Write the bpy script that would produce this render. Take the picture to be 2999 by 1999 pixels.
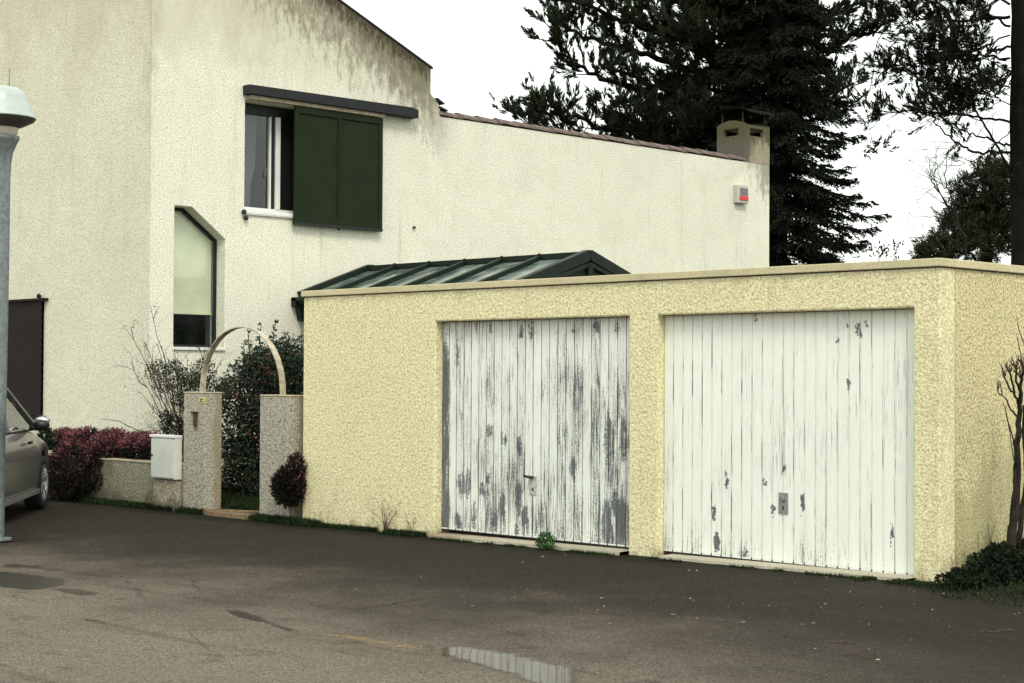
import bpy, math, random
import numpy as np
from mathutils import Vector, Matrix
from mathutils.geometry import tessellate_polygon
R = math.radians
random.seed(7); rng = np.random.default_rng(11)
S = bpy.context.scene
for o in list(bpy.data.objects): bpy.data.objects.remove(o)
C = S.collection

# ------------------------------------------------------------------ camera
FPX, YAW, PITCH, ROLL, CAMH = 5001.49, -.0092, .0205, .0054, 1.473   # solved from the garage and house edges
def ray(u, v):
    """direction through a point of the picture (2352 x 1568 units); X runs along the garage front, Y away from it"""
    a = u*2999/2352-1499.5; b = v*2999/2352-999.5
    c, s = math.cos(ROLL), math.sin(ROLL)
    r, w, k = (a*c+b*s)/FPX, 1., -(-a*s+b*c)/FPX
    c, s = math.cos(PITCH), math.sin(PITCH)
    z, k = w*c-k*s, w*s+k*c
    c, s = math.cos(YAW), math.sin(YAW)
    r, z = r*c+z*s, -r*s+z*c
    return np.array([(r-z)/2**.5, (r+z)/2**.5, k])
def at(u, v, ax, val):
    d = ray(u, v); o = np.array([0, 0, CAMH]); i = 'XYZ'.index(ax)
    return o+d*(val-o[i])/d[i]
def far(u, v, z):
    d = ray(u, v); return np.array([0, 0, CAMH])+d*z/((d[1]-d[0])/2**.5)
cu, cv = 1499.5*2352/2999, 999.5*2352/2999
F = ray(cu, cv); F /= np.linalg.norm(F)
Rt = ray(cu+50, cv)-ray(cu-50, cv); Rt -= F*(Rt@F); Rt /= np.linalg.norm(Rt)
U = np.cross(Rt, F)
cam = bpy.data.cameras.new('camera'); co = bpy.data.objects.new('camera', cam); C.objects.link(co)
co.matrix_world = Matrix(((Rt[0], U[0], -F[0], 0), (Rt[1], U[1], -F[1], 0), (Rt[2], U[2], -F[2], CAMH), (0, 0, 0, 1)))
cam.sensor_width = 36; cam.lens = 36*FPX/2999; cam.clip_end = 3000; cam.clip_start = .1
S.camera = co
S.render.resolution_x = 1024; S.render.resolution_y = 683

# ------------------------------------------------------------------ sky, sun, exposure
SUN_EL, SUN_AZ = R(50), math.atan2(-.6, 1.0)     # azimuth as an angle from +X in the XY plane
w = bpy.data.worlds.new('World'); S.world = w; w.use_nodes = True
nt = w.node_tree; nt.nodes.clear()
sk = nt.nodes.new('ShaderNodeTexSky'); sk.sky_type = 'NISHITA'; sk.sun_disc = False
sk.sun_elevation = SUN_EL; sk.sun_rotation = math.pi/2-SUN_AZ; sk.dust_density = 4
mx = nt.nodes.new('ShaderNodeMix'); mx.data_type = 'RGBA'; mx.inputs[0].default_value = .9
mx.inputs[7].default_value = (8.3, 8.75, 8.1, 1)
bg = nt.nodes.new('ShaderNodeBackground'); bg.inputs[1].default_value = .095
ow = nt.nodes.new('ShaderNodeOutputWorld')
nt.links.new(sk.outputs[0], mx.inputs[6]); nt.links.new(mx.outputs[2], bg.inputs[0]); nt.links.new(bg.outputs[0], ow.inputs[0])
sl = bpy.data.lights.new('sun', 'SUN'); sl.energy = 1.1; sl.angle = R(16); sl.color = (1, .96, .88)
so = bpy.data.objects.new('sun', sl); C.objects.link(so)
sd = Vector((math.cos(SUN_EL)*math.cos(SUN_AZ), math.cos(SUN_EL)*math.sin(SUN_AZ), math.sin(SUN_EL)))
so.rotation_euler = sd.to_track_quat('Z', 'Y').to_euler(); so.location = (0, 0, 20)
S.view_settings.view_transform = 'Standard'; S.view_settings.look = 'None'
S.view_settings.exposure = 1.0; S.view_settings.gamma = 1
S.render.engine = 'CYCLES'

# ------------------------------------------------------------------ node helpers
class NT:
    def __init__(s, name):
        s.m = bpy.data.materials.new(name); s.m.use_nodes = True; s.t = s.m.node_tree
        s.t.nodes.clear(); s.out = s.n('ShaderNodeOutputMaterial')
        s.b = s.n('ShaderNodeBsdfPrincipled'); s.l(s.b.outputs[0], s.out.inputs[0])
        s.pos = s.n('ShaderNodeNewGeometry').outputs['Position']
    def n(s, t, **k):
        x = s.t.nodes.new(t)
        for a, v in k.items(): setattr(x, a, v)
        return x
    def l(s, a, b): s.t.links.new(a, b)
    def put(s, sock, v):
        if hasattr(v, 'links') or hasattr(v, 'is_linked'): s.l(v, sock)
        else: sock.default_value = v
    def math(s, op, a, b=0, clamp=False):
        x = s.n('ShaderNodeMath', operation=op, use_clamp=clamp); s.put(x.inputs[0], a); s.put(x.inputs[1], b); return x.outputs[0]
    def scale(s, v, sc):
        x = s.n('ShaderNodeVectorMath', operation='MULTIPLY'); s.put(x.inputs[0], v); x.inputs[1].default_value = sc; return x.outputs[0]
    def noise(s, scale, detail=3, rough=.55, vec=None, dist=0, col=False):
        x = s.n('ShaderNodeTexNoise'); s.l(s.pos if vec is None else vec, x.inputs['Vector'])
        x.inputs['Scale'].default_value = scale; x.inputs['Detail'].default_value = detail
        x.inputs['Roughness'].default_value = rough; x.inputs['Distortion'].default_value = dist
        return x.outputs['Color' if col else 'Fac']
    def voro(s, scale, vec=None, feat='F1', out='Distance'):
        x = s.n('ShaderNodeTexVoronoi', feature=feat); s.l(s.pos if vec is None else vec, x.inputs['Vector'])
        x.inputs['Scale'].default_value = scale; return x.outputs[out]
    def step(s, v, a, b):
        x = s.n('ShaderNodeMapRange', interpolation_type='SMOOTHSTEP'); s.put(x.inputs[0], v)
        x.inputs[1].default_value = a; x.inputs[2].default_value = b; return x.outputs[0]
    def lin(s, v, a, b, c=0., d=1.):
        x = s.n('ShaderNodeMapRange'); s.put(x.inputs[0], v)
        for i, q in enumerate((a, b, c, d)): x.inputs[i+1].default_value = q
        return x.outputs[0]
    def mix(s, f, a, b):
        x = s.n('ShaderNodeMix', data_type='RGBA'); s.put(x.inputs[0], f)
        s.put(x.inputs[6], a if hasattr(a, 'is_linked') else (*a, 1)); s.put(x.inputs[7], b if hasattr(b, 'is_linked') else (*b, 1))
        return x.outputs[2]
    def mul(s, a, f):
        x = s.n('ShaderNodeVectorMath', operation='SCALE'); s.put(x.inputs[0], a if hasattr(a, 'is_linked') else a); s.put(x.inputs['Scale'], f); return x.outputs[0]
    def xyz(s, v=None):
        x = s.n('ShaderNodeSeparateXYZ'); s.l(s.pos if v is None else v, x.inputs[0]); return x.outputs
    def bump(s, h, strength, dist):
        x = s.n('ShaderNodeBump'); x.inputs['Strength'].default_value = strength; x.inputs['Distance'].default_value = dist
        s.l(h, x.inputs['Height']); s.l(x.outputs[0], s.b.inputs['Normal']); return x
    def fin(s, col, rough=.8, metal=0., spec=.3, ior=None):
        s.put(s.b.inputs['Base Color'], col if hasattr(col, 'is_linked') else (*col, 1)); s.put(s.b.inputs['Roughness'], rough)
        s.b.inputs['Metallic'].default_value = metal; s.b.inputs['Specular IOR Level'].default_value = spec
        if ior: s.b.inputs['IOR'].default_value = ior
        return s.m
def plain(name, col, rough=.6, metal=0., spec=.4, var=.2, sc=8., bump=0.):
    t = NT(name); f = t.noise(sc, 4, .6)
    c = t.mix(t.lin(f, .3, .7), tuple(x*(1-var) for x in col), tuple(min(1, x*(1+var)) for x in col))
    if bump: t.bump(t.noise(sc*6, 3), bump, .01)
    return t.fin(c, rough, metal, spec)

def render_mat(name, col, grain=34., depth=.018, spk=.5, stains_shadows=(), streak=.0, pits=(.25, .2, .13), dirt=.12, spkth=.58, dist=.25):
    """wet-dash render: lumpy relief with dirt and painted cavity shade in the pits; stains are (coefficients x,y,z,const, fade in, colour, strength)"""
    t = NT(name)
    n1 = t.noise(grain, 3, .6, dist=dist); n2 = t.noise(grain*3.1, 2, .6); n3 = t.noise(grain*.45, 3, .5)
    h = t.math('ADD', t.math('MULTIPLY', n1, .7), t.math('MULTIPLY', n2, .35))
    big = t.noise(.55, 4, .6); med = t.noise(2.4, 4, .6)
    c = t.mix(t.lin(t.math('ADD', t.math('MULTIPLY', n1, .6), t.math('MULTIPLY', n2, .4)), .36, .62), tuple(x*.72 for x in col), tuple(min(.92, x*1.12) for x in col))
    c = t.mix(t.math('MULTIPLY', t.lin(big, .35, .75), dirt*2), c, tuple(x*.72 for x in col))
    c = t.mix(t.math('MULTIPLY', t.lin(med, .45, .8), dirt), c, (.36, .34, .24))
    pit = t.step(t.math('ADD', t.math('MULTIPLY', n2, .6), t.math('MULTIPLY', t.math('SUBTRACT', 1, n1), .5)), spkth, spkth+.10)
    c = t.mix(t.math('MULTIPLY', pit, spk), c, pits)  # hollows of the relief darkened in colour, shade as well as dirt
    if streak:
        sv = t.noise(1., 4, .6, vec=t.scale(t.pos, (5.5, 5.5, .5)))
        c = t.mix(t.math('MULTIPLY', t.step(sv, .56, .78), streak), c, (.30, .28, .19))
    for sset in reversed(stains_shadows):
        (a, b, cc, d), w_, colr, st, nsc = sset[:5]
        p = t.xyz(); m = t.math('ADD', t.math('ADD', t.math('MULTIPLY', p[0], a), t.math('MULTIPLY', p[1], b)), t.math('ADD', t.math('MULTIPLY', p[2], cc), d))
        m = t.lin(m, 0, w_)       # 0 at the foot of the stain or painted shade, 1 where it is strongest
        nz = t.noise(1, 6, .72, vec=t.scale(t.pos, (nsc, nsc, nsc*.45)))
        mm = t.step(t.math('ADD', t.math('MULTIPLY', m, .55), nz), .66, .95)
        if len(sset) > 5: mm = t.math('MULTIPLY', mm, t.step(t.math('ADD', t.xyz()[1], t.math('MULTIPLY', nz, .8)), sset[5]+.9, sset[5]+.1))
        c = t.mix(t.math('MULTIPLY', mm, st, True), c, colr)
    t.bump(h, 1., depth)
    return t.fin(c, .92, 0, .15)

# stains: grime under the sloping verge, round the chimney and along the ground, contact shade painted into the wall feet
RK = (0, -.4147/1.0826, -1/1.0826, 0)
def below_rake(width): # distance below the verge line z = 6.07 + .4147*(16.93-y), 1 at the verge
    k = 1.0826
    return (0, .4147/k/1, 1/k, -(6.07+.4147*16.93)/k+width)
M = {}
M['house'] = render_mat('house_render', (.84, .815, .675), 46, .012, .45, streak=.30, spkth=.58, dirt=.16, stains_shadows=[
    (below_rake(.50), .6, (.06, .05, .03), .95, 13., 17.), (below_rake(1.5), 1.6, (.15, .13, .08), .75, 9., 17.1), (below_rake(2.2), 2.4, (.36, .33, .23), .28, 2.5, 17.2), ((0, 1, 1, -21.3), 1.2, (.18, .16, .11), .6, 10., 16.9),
    ((0, 1.0, 1., -29.3), 1.3, (.20, .19, .14), .75, 7.), ((0, 0, .8, -3.9), 1.5, (.60, .57, .44), .45, 2.), ((0, 0, -1, .9), 1., (.3, .29, .2), .5, 4.),
    ((0, -1.2, .12, 14.4), 1.2, (.40, .37, .27), .6, 3.), ((0, 0, .5, -2.2), 1.6, (.52, .48, .36), .6, 1.6, 14.8)])
M['wing'] = render_mat('wing_render', (.77, .74, .59), 46, .012, .5, streak=.25, spkth=.58, dirt=.16, stains_shadows=[  # house render, base colour lowered in place of weaker light on this wall
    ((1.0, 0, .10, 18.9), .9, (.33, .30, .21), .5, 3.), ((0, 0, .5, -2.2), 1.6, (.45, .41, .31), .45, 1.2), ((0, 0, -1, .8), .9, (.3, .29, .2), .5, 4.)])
M['chimney'] = render_mat('chimney_render', (.42, .385, .28), 40, .02, .9, streak=.8, spkth=.51, dirt=.5, stains_shadows=[((0, 0, 1, -5.5), .5, (.09, .085, .045), .95, 9.), ((0, -1.5, 0, 37.4), .6, (.07, .07, .06), .8, 6.)])
M['garage'] = render_mat('garage_render', (.98, .805, .50), 44, .016, .55, streak=.30, spkth=.55, pits=(.24, .18, .08), dirt=.08, stains_shadows=[
    ((0, 0, -1, .16), .4, (.13, .12, .06), .8, 7.), ((0, 0, 1, -2.05), .5, (.40, .34, .19), .45, 4.), ((0, 0, -1, .55), 1.3, (.42, .36, .20), .45, 3.), ((.55, 0, .0, 3.95), .55, (.42, .35, .22), .5, 3.)])
M['garage_side'] = render_mat('garage_side_render', (.78, .68, .39), 44, .018, .85, streak=.2, spkth=.55, pits=(.22, .2, .09), dirt=.2, stains_shadows=[
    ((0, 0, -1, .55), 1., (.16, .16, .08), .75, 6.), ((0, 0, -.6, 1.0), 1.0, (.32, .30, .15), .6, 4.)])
M['coping'] = render_mat('coping_mortar', (.66, .58, .36), 60, .004, .3, streak=.5, dirt=.5, stains_shadows=[((.3, 0, 0, 2.2), .5, (.36, .36, .30), .5, 8.)])
M['pillar'] = render_mat('pillar_pebbledash', (.56, .53, .43), 48, .02, .9, dist=0, spkth=.53, pits=(.15, .13, .10), dirt=.2, streak=.15, stains_shadows=[
    ((0, 0, -1, .12), .35, (.10, .10, .06), .7, 8.), ((0, 2.2, 0, -24.4), .3, (.26, .2, .11), .55, 5.)])  # last entry turns the side faces browner towards the back
M['lowwall'] = render_mat('low_wall_render', (.42, .39, .29), 44, .02, .95, dist=0, spkth=.51, pits=(.12, .12, .08), dirt=.4, streak=.2, stains_shadows=[
    ((0, 0, -1, .22), .4, (.08, .09, .04), .85, 7.), ((-.5, 0, 0, -8.7), .8, (.10, .10, .07), .7, 4.)])  # second entry paints the shadow under heather and car front onto the wall
M['wallcap'] = plain('wall_cap_mortar', (.42, .35, .24), .9, var=.3, sc=14)
M['concrete'] = render_mat('sill_concrete', (.46, .42, .33), 40, .006, .6, dirt=.6, pits=(.16, .14, .09), streak=0, stains_shadows=[((-.6, 0, 0, -6.6), .8, (.22, .16, .10), .7, 3.)])
M['darkroom'] = plain('room_dark', (.012, .012, .012), .95, spec=0)
M['wroom'] = plain('room_grey', (.05, .05, .055), .95, spec=0)
M['green'] = plain('shutter_green', (.014, .022, .009), .75, spec=.12, var=.15, sc=3)
M['greendark'] = plain('shutter_green_dark', (.008, .012, .007), .5, var=.2)
M['consgreen'] = plain('green_metal', (.007, .014, .009), .5, spec=.2, var=.3)
M['slate'] = plain('slate_board', (.011, .0115, .014), .75, var=.35, sc=20, bump=.5)
M['white'] = plain('white_frame', (.72, .72, .68), .4, var=.06)
M['bluegasket'] = plain('blue_gasket', (.012, .016, .045), .4)
M['black'] = plain('black_iron', (.012, .012, .013), .5)
M['brownshutter'] = plain('brown_shutter', (.014, .010, .009), .7, spec=.15, var=.2)
M['tile'] = plain('roof_tile', (.14, .105, .09), .9, var=.45, sc=9, bump=.6)
M['steel'] = plain('galvanised_steel', (.17, .195, .20), .5, metal=.35, var=.3, sc=22)
M['lampwhite'] = plain('lamp_hood', (.38, .43, .41), .35, var=.06, sc=5)
M['lampdark'] = plain('lamp_underside', (.06, .055, .045), .6)
M['lampglass'] = plain('lamp_lens', (.55, .5, .42), .3)
M['box'] = plain('meter_box', (.58, .60, .53), .5, var=.08, sc=6)
M['rust'] = plain('rusty_metal', (.06, .032, .022), .9, var=.5, sc=30)
M['brass'] = plain('yellow_plate', (.62, .50, .12), .5)
M['alarm'] = plain('alarm_case', (.48, .47, .41), .5, var=.06)
M['alarmgrey'] = plain('alarm_grille', (.17, .155, .15), .6)
M['red'] = plain('red_lens', (.62, .02, .02), .3)
M['arch'] = plain('arch_metal', (.40, .35, .27), .6, metal=.1, var=.45, sc=11)
M['bark'] = plain('bark', (.022, .018, .014), .95, var=.4, sc=12, spec=.1)
M['barkdark'] = plain('bark_dark', (.010, .009, .007), .95, var=.4, sc=6, spec=.05)
M['twig'] = plain('twig', (.055, .04, .03), .9, var=.4, sc=30, spec=.1)
M['drystalk'] = plain('dry_stalk', (.09, .05, .035), .9, var=.4, sc=30)
def leafmat(name, c1, c2, sc=1.3, spec=.12, rough=.7):
    t = NT(name); g = t.n('ShaderNodeNewGeometry').outputs['Random Per Island']
    c = t.mix(g, c1, c2); c = t.mix(t.lin(t.noise(sc, 2), .35, .65), c, tuple(x*.75 for x in c1))
    return t.fin(c, rough, 0, spec)
M['pine'] = leafmat('pine_needles', (.012, .018, .008), (.040, .050, .022), .5)
M['pineR'] = leafmat('pine_needles_right', (.008, .010, .006), (.02, .025, .013), .5)
M['spruce'] = leafmat('spruce_needles', (.007, .011, .006), (.018, .024, .012), .5)
M['farpine'] = leafmat('far_pine_needles', (.02, .026, .010), (.045, .052, .022), .6)
M['bush'] = leafmat('camellia_leaves', (.008, .018, .007), (.03, .05, .02), 2., .3, .45)
M['redflower'] = leafmat('red_flowers', (.12, .02, .02), (.26, .05, .045), 4.)
M['heather'] = leafmat('heather_green', (.012, .014, .008), (.04, .03, .022), 3.)
M['heatherpink'] = leafmat('heather_flowers', (.15, .045, .06), (.38, .15, .18), 3.)
M['rose'] = leafmat('rose_leaves', (.02, .03, .012), (.06, .075, .03), 3.)
M['ivy'] = leafmat('ivy_leaves', (.008, .014, .006), (.02, .03, .012), 3.)
M['grass'] = leafmat('grass_blades', (.010, .020, .006), (.026, .048, .012), 3.)
M['weed'] = leafmat('weed_leaves', (.03, .08, .02), (.07, .15, .04), 8.)
M['ivory'] = plain('roller_blind', (.86, .88, .70), .8, var=.1, sc=2.5)
M['reflection_sheet'] = plain('sky_reflection_sheet', (.10, .10, .155), .9, var=.08, sc=3)  # blue-grey of reflected sky, painted on a sheet behind the pane
M['rubber'] = plain('tyre_rubber', (.012, .012, .012), .8)
M['rim'] = plain('alloy_rim', (.6, .6, .62), .25, metal=.8)
M['lamp_clear'] = plain('headlight_glass', (.5, .5, .5), .1, spec=.8)
M['carblack'] = plain('car_trim', (.010, .010, .010), .4)
def car_paint():
    t = NT('car_paint'); fl = t.noise(900, 1)
    t.b.inputs['Coat Weight'].default_value = .6; t.b.inputs['Coat Roughness'].default_value = .08
    return t.fin(t.mix(fl, (.13, .13, .12), (.20, .20, .19)), .38, .5, .5)
M['car'] = car_paint()
def glass(name, tint, refl, rough=.01):
    t = NT(name); t.t.nodes.remove(t.b)
    a = t.n('ShaderNodeBsdfTransparent'); a.inputs[0].default_value = (*tint, 1)
    g = t.n('ShaderNodeBsdfGlossy'); g.inputs['Roughness'].default_value = rough; g.inputs[0].default_value = (.95, .97, 1, 1)
    x = t.n('ShaderNodeMixShader'); f = t.n('ShaderNodeFresnel'); f.inputs[0].default_value = 1.5
    t.l(t.math('MULTIPLY', f.outputs[0], refl, True), x.inputs[0]); t.l(a.outputs[0], x.inputs[1]); t.l(g.outputs[0], x.inputs[2])
    t.l(x.outputs[0], t.out.inputs[0]); return t.m
M['glass'] = glass('window_glass', (.95, .96, .93), .55)
M['carglass'] = glass('car_glass', (.18, .2, .2), 1.3)
def cons_glass():
    t = NT('conservatory_glass'); c = t.mix(t.step(t.noise(3, 4, .6), .35, .7), (.05, .08, .065), (.24, .29, .25))
    return t.fin(c, .16, 0, .9)
M['consglass'] = cons_glass()

def door_mat(name, X0, amount, ell, edge, patchw=.17, crack=.38, thinth=.80):
    t = NT(name); p = t.xyz()
    x = t.math('SUBTRACT', p[0], X0); z = p[2]
    pl = t.math('FLOOR', t.math('DIVIDE', x, .1038))
    fx = t.math('FRACT', t.math('DIVIDE', x, .1038))
    wn = t.n('ShaderNodeTexWhiteNoise', noise_dimensions='1D'); t.l(pl, wn.inputs['W'])
    ed = t.math('ABSOLUTE', t.math('SUBTRACT', fx, .5))            # .5 at plank edges
    near = t.step(ed, .40, .5)
    fine = t.noise(1, 6, .78, vec=t.scale(t.pos, (70, 1, 2.6)))
    mid = t.noise(1, 5, .7, vec=t.scale(t.pos, (22, 1, 3.2)))
    large = t.noise(1, 3, .5, vec=t.scale(t.pos, (2.6, 1, 1.3)))
    spot = t.noise(60, 3, .7)
    v = t.math('ADD', t.math('MULTIPLY', fine, .62), t.math('MULTIPLY', mid, .24))
    v = t.math('ADD', v, t.math('MULTIPLY', large, .25))
    v = t.math('ADD', v, t.math('MULTIPLY', t.math('SUBTRACT', spot, .5), .25))
    v = t.math('ADD', v, t.math('MULTIPLY', t.math('SUBTRACT', wn.outputs[0], .5), .07))
    v = t.math('ADD', v, t.math('MULTIPLY', near, .055))
    v = t.math('ADD', v, t.math('MULTIPLY', t.step(z, .55, .0), edge[0]))       # splashed foot
    v = t.math('ADD', v, t.math('MULTIPLY', t.step(x, .18, .0), edge[1]))
    v = t.math('ADD', v, t.math('MULTIPLY', t.step(x, 1.8, 2.3), edge[2]))
    v = t.math('SUBTRACT', v, t.math('MULTIPLY', t.step(z, 1.35, 1.85), edge[3]))
    m = t.step(v, .665-amount, .73-amount)
    # single flaked patches
    wob = t.n('ShaderNodeVectorMath', operation='MULTIPLY_ADD'); t.l(t.noise(16, 4, .75, col=True), wob.inputs[0])
    wob.inputs[1].default_value = (.09, 0, .34); t.l(t.pos, wob.inputs[2])
    acc = None
    for (ex, ez, rx, rz) in ell:
        a = t.n('ShaderNodeVectorMath', operation='MULTIPLY_ADD'); t.l(wob.outputs[0], a.inputs[0])
        a.inputs[1].default_value = (1/rx, 0, 1/rz); a.inputs[2].default_value = (-(ex+.045)/rx, 0, -(ez+.17)/rz)
        b = t.n('ShaderNodeVectorMath', operation='LENGTH'); t.l(a.outputs[0], b.inputs[0])
        acc = b.outputs['Value'] if acc is None else t.math('MINIMUM', acc, b.outputs['Value'])
    pt = t.step(acc, 1.5, .55)
    m = t.step(t.math('ADD', v, t.math('MULTIPLY', pt, patchw)), .675-amount, .735-amount)
    worn = t.step(pt, .2, .9)
    old = t.mix(t.lin(t.noise(1, 6, .8, vec=t.scale(t.pos, (110, 1, 7))), .38, .66), (.018, .02, .024), (.30, .315, .31))
    old = t.mix(t.math('MULTIPLY', worn, .6), old, t.mix(spot, (.045, .05, .058), (.20, .21, .22)))
    new = t.mix(t.lin(mid, .3, .7), (.76, .78, .69), (.86, .88, .80))
    new = t.mix(t.math('MULTIPLY', t.step(v, .54-amount, .68-amount), .25), new, (.42, .45, .43))
    new = t.mix(t.math('MULTIPLY', t.step(z, 1.80, 2.0), .35), new, (.50, .44, .36))  # shadow of the lintel painted across the door head
    c = t.mix(m, new, old)
    c = t.mix(t.math('MULTIPLY', t.step(t.math('ADD', ed, t.math('MULTIPLY', mid, .08)), .495, .517), t.step(t.noise(1, 3, .6, vec=t.scale(t.pos, (9.6, 1, 1.6))), crack, crack+.14)), c, (.03, .035, .04))
    c = t.mix(t.math('MULTIPLY', t.step(ed, .472, .495), .55), c, (.42, .37, .27))
    thin = t.noise(1, 4, .8, vec=t.scale(t.pos, (150, 1, 2.2)))
    c = t.mix(t.math('MULTIPLY', t.step(t.math('ADD', thin, t.math('MULTIPLY', large, .35)), thinth, thinth+.05), .85), c, (.035, .038, .042))
    t.bump(t.math('MULTIPLY', m, -1), .6, .003)
    return t.fin(c, .62, 0, .25)
YD = 11.115
def ells(lst, ox, oy, sc):
    out = []
    for (cx, cy, rx, ry) in lst:
        u, v = (ox+cx/sc)/1.27508, (oy+cy/sc)/1.27508
        p = at(u, v, 'Y', YD); q = at(u+rx/sc/1.27508, v, 'Y', YD); s_ = at(u, v-ry/sc/1.27508, 'Y', YD)
        out.append((p[0], p[2], max(.02, q[0]-p[0]), max(.02, s_[2]-p[2])))
    return out
E1 = ells([(50, 420, 18, 230), (52, 960, 22, 230), (110, 250, 13, 90), (145, 1020, 28, 60), (178, 1020, 13, 70), (300, 705, 14, 40), (385, 760, 16, 26),
    (472, 790, 15, 45), (260, 1045, 17, 32), (290, 980, 10, 28), (378, 1140, 16, 85), (335, 1230, 13, 45), (210, 1180, 18, 75), (470, 1090, 19, 82),
    (502, 1190, 16, 58), (780, 925, 18, 58), (1068, 740, 17, 115), (1020, 1130, 17, 60), (970, 1230, 26, 110), (1060, 1230, 22, 120), (990, 760, 28, 120),
    (460, 1280, 14, 22), (485, 140, 12, 44), (545, 135, 24, 34), (780, 130, 16, 13), (915, 110, 20, 30), (1030, 112, 12, 22), (690, 140, 8, 20),
    (310, 130, 9, 15), (90, 145, 12, 16), (42, 1225, 22, 50), (120, 1225, 20, 45)], 1280, 900, 1.96)
E2 = ells([(1205, 685, 22, 52), (1218, 745, 12, 36), (1130, 672, 6, 14), (1265, 662, 7, 12), (505, 622, 6, 7), (1067, 780, 4, 8), (1145, 1080, 4, 40)], 2000, 667, 2.354) + \
     ells([(1440, 540, 10, 60), (230, 600, 20, 60), (825, 330, 7, 60), (300, 180, 9, 40), (625, 375, 14, 22), (215, 400, 10, 50), (430, 680, 16, 24), (565, 190, 12, 20), (700, 100, 9, 25)], 2000, 1333, 2.354)
M['door1'] = door_mat('worn_door_paint', -12.286, .084, E1, (.05, .09, .045, .035), .105, .36, .745)
M['door2'] = door_mat('white_door_paint', -9.472, -.035, E2, (.095, .08, -.005, .05), .30, .475, .79)

def asphalt():
    t = NT('wet_asphalt'); p = t.xyz()
    gr = t.voro(125, out='Color'); ag = t.noise(170, 3, .8); n1 = t.noise(.8, 5, .6); n2 = t.noise(3.5, 5, .65)
    gs = t.xyz(gr)[0]
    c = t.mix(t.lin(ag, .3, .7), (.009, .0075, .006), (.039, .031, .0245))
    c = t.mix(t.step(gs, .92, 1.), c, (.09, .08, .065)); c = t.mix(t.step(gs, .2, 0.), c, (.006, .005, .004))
    # drier worn track towards the street with wet reflections painted in, damp dark margin along the buildings
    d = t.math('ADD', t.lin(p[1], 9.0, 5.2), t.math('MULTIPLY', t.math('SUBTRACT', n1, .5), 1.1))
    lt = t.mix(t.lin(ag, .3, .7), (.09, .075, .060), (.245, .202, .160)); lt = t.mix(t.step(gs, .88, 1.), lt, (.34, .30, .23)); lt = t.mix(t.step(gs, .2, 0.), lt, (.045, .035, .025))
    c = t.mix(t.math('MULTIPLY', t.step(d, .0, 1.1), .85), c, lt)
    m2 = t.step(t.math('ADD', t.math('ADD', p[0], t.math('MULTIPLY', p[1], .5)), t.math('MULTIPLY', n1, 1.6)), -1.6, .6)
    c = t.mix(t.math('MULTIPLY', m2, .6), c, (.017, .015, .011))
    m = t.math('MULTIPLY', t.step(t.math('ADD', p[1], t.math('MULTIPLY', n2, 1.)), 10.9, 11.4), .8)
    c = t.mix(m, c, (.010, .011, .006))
    c = t.mix(t.math('MULTIPLY', t.step(n2, .54, .72), .45), c, (.018, .015, .012))
    tr = t.noise(1, 4, .6, vec=t.scale(t.pos, (.5, 3.2, 1)))
    c = t.mix(t.math('MULTIPLY', t.step(tr, .55, .7), .35), c, (.03, .026, .02))
    ck = t.voro(.55, feat='DISTANCE_TO_EDGE', vec=(lambda q: q)(t.mul(t.mix(.06, t.pos, t.noise(2.5, 5, .7, col=True)), 1.)))
    c = t.mix(t.math('MULTIPLY', t.step(ck, .006, .0), t.math('MULTIPLY', t.step(n1, .5, .6), .4)), c, (.008, .007, .006))
    h = t.math('ADD', t.math('MULTIPLY', ag, .6), t.math('MULTIPLY', gs, .25))
    t.bump(h, .7, .008)
    return t.fin(c, t.lin(n1, .3, .7, .72, .9), 0, .06)
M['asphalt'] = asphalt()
def film_mat(name, c1, c2, rough, spec, n_sc, lo, hi, amax=1.):
    t = NT(name); n = t.noise(n_sc, 5, .7)
    a = t.n('ShaderNodeAttribute', attribute_name='film')
    al = t.step(t.math('ADD', a.outputs['Fac'], t.math('MULTIPLY', t.math('SUBTRACT', n, .5), 1.1)), lo, hi)
    t.l(t.math('MULTIPLY', al, amax), t.b.inputs['Alpha'])
    return t.fin(t.mix(t.noise(60, 3, .7), c1, c2), rough, 0, spec, 1.45)
M['puddle'] = film_mat('puddle_water', (.045, .038, .028), (.10, .085, .062), .035, .36, 9, .15, .75, .9)
M['damp'] = film_mat('damp_patch', (.006, .005, .004), (.012, .010, .008), .3, .12, 6, .2, .9, .7)
M['ochre'] = film_mat('ochre_silt', (.22, .15, .06), (.36, .26, .11), .8, .2, 12, .15, .9, .6)
M['soil'] = plain('soil', (.02, .017, .012), .95, var=.4, sc=8)
M['lawn'] = plain('lawn_ground', (.018, .035, .012), .95, var=.4, sc=6)
M['litter'] = leafmat('fallen_leaves', (.10, .05, .03), (.5, .44, .30), 9.)
M['redlitter'] = leafmat('red_leaf', (.15, .04, .025), (.30, .08, .05), 9.)

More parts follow.
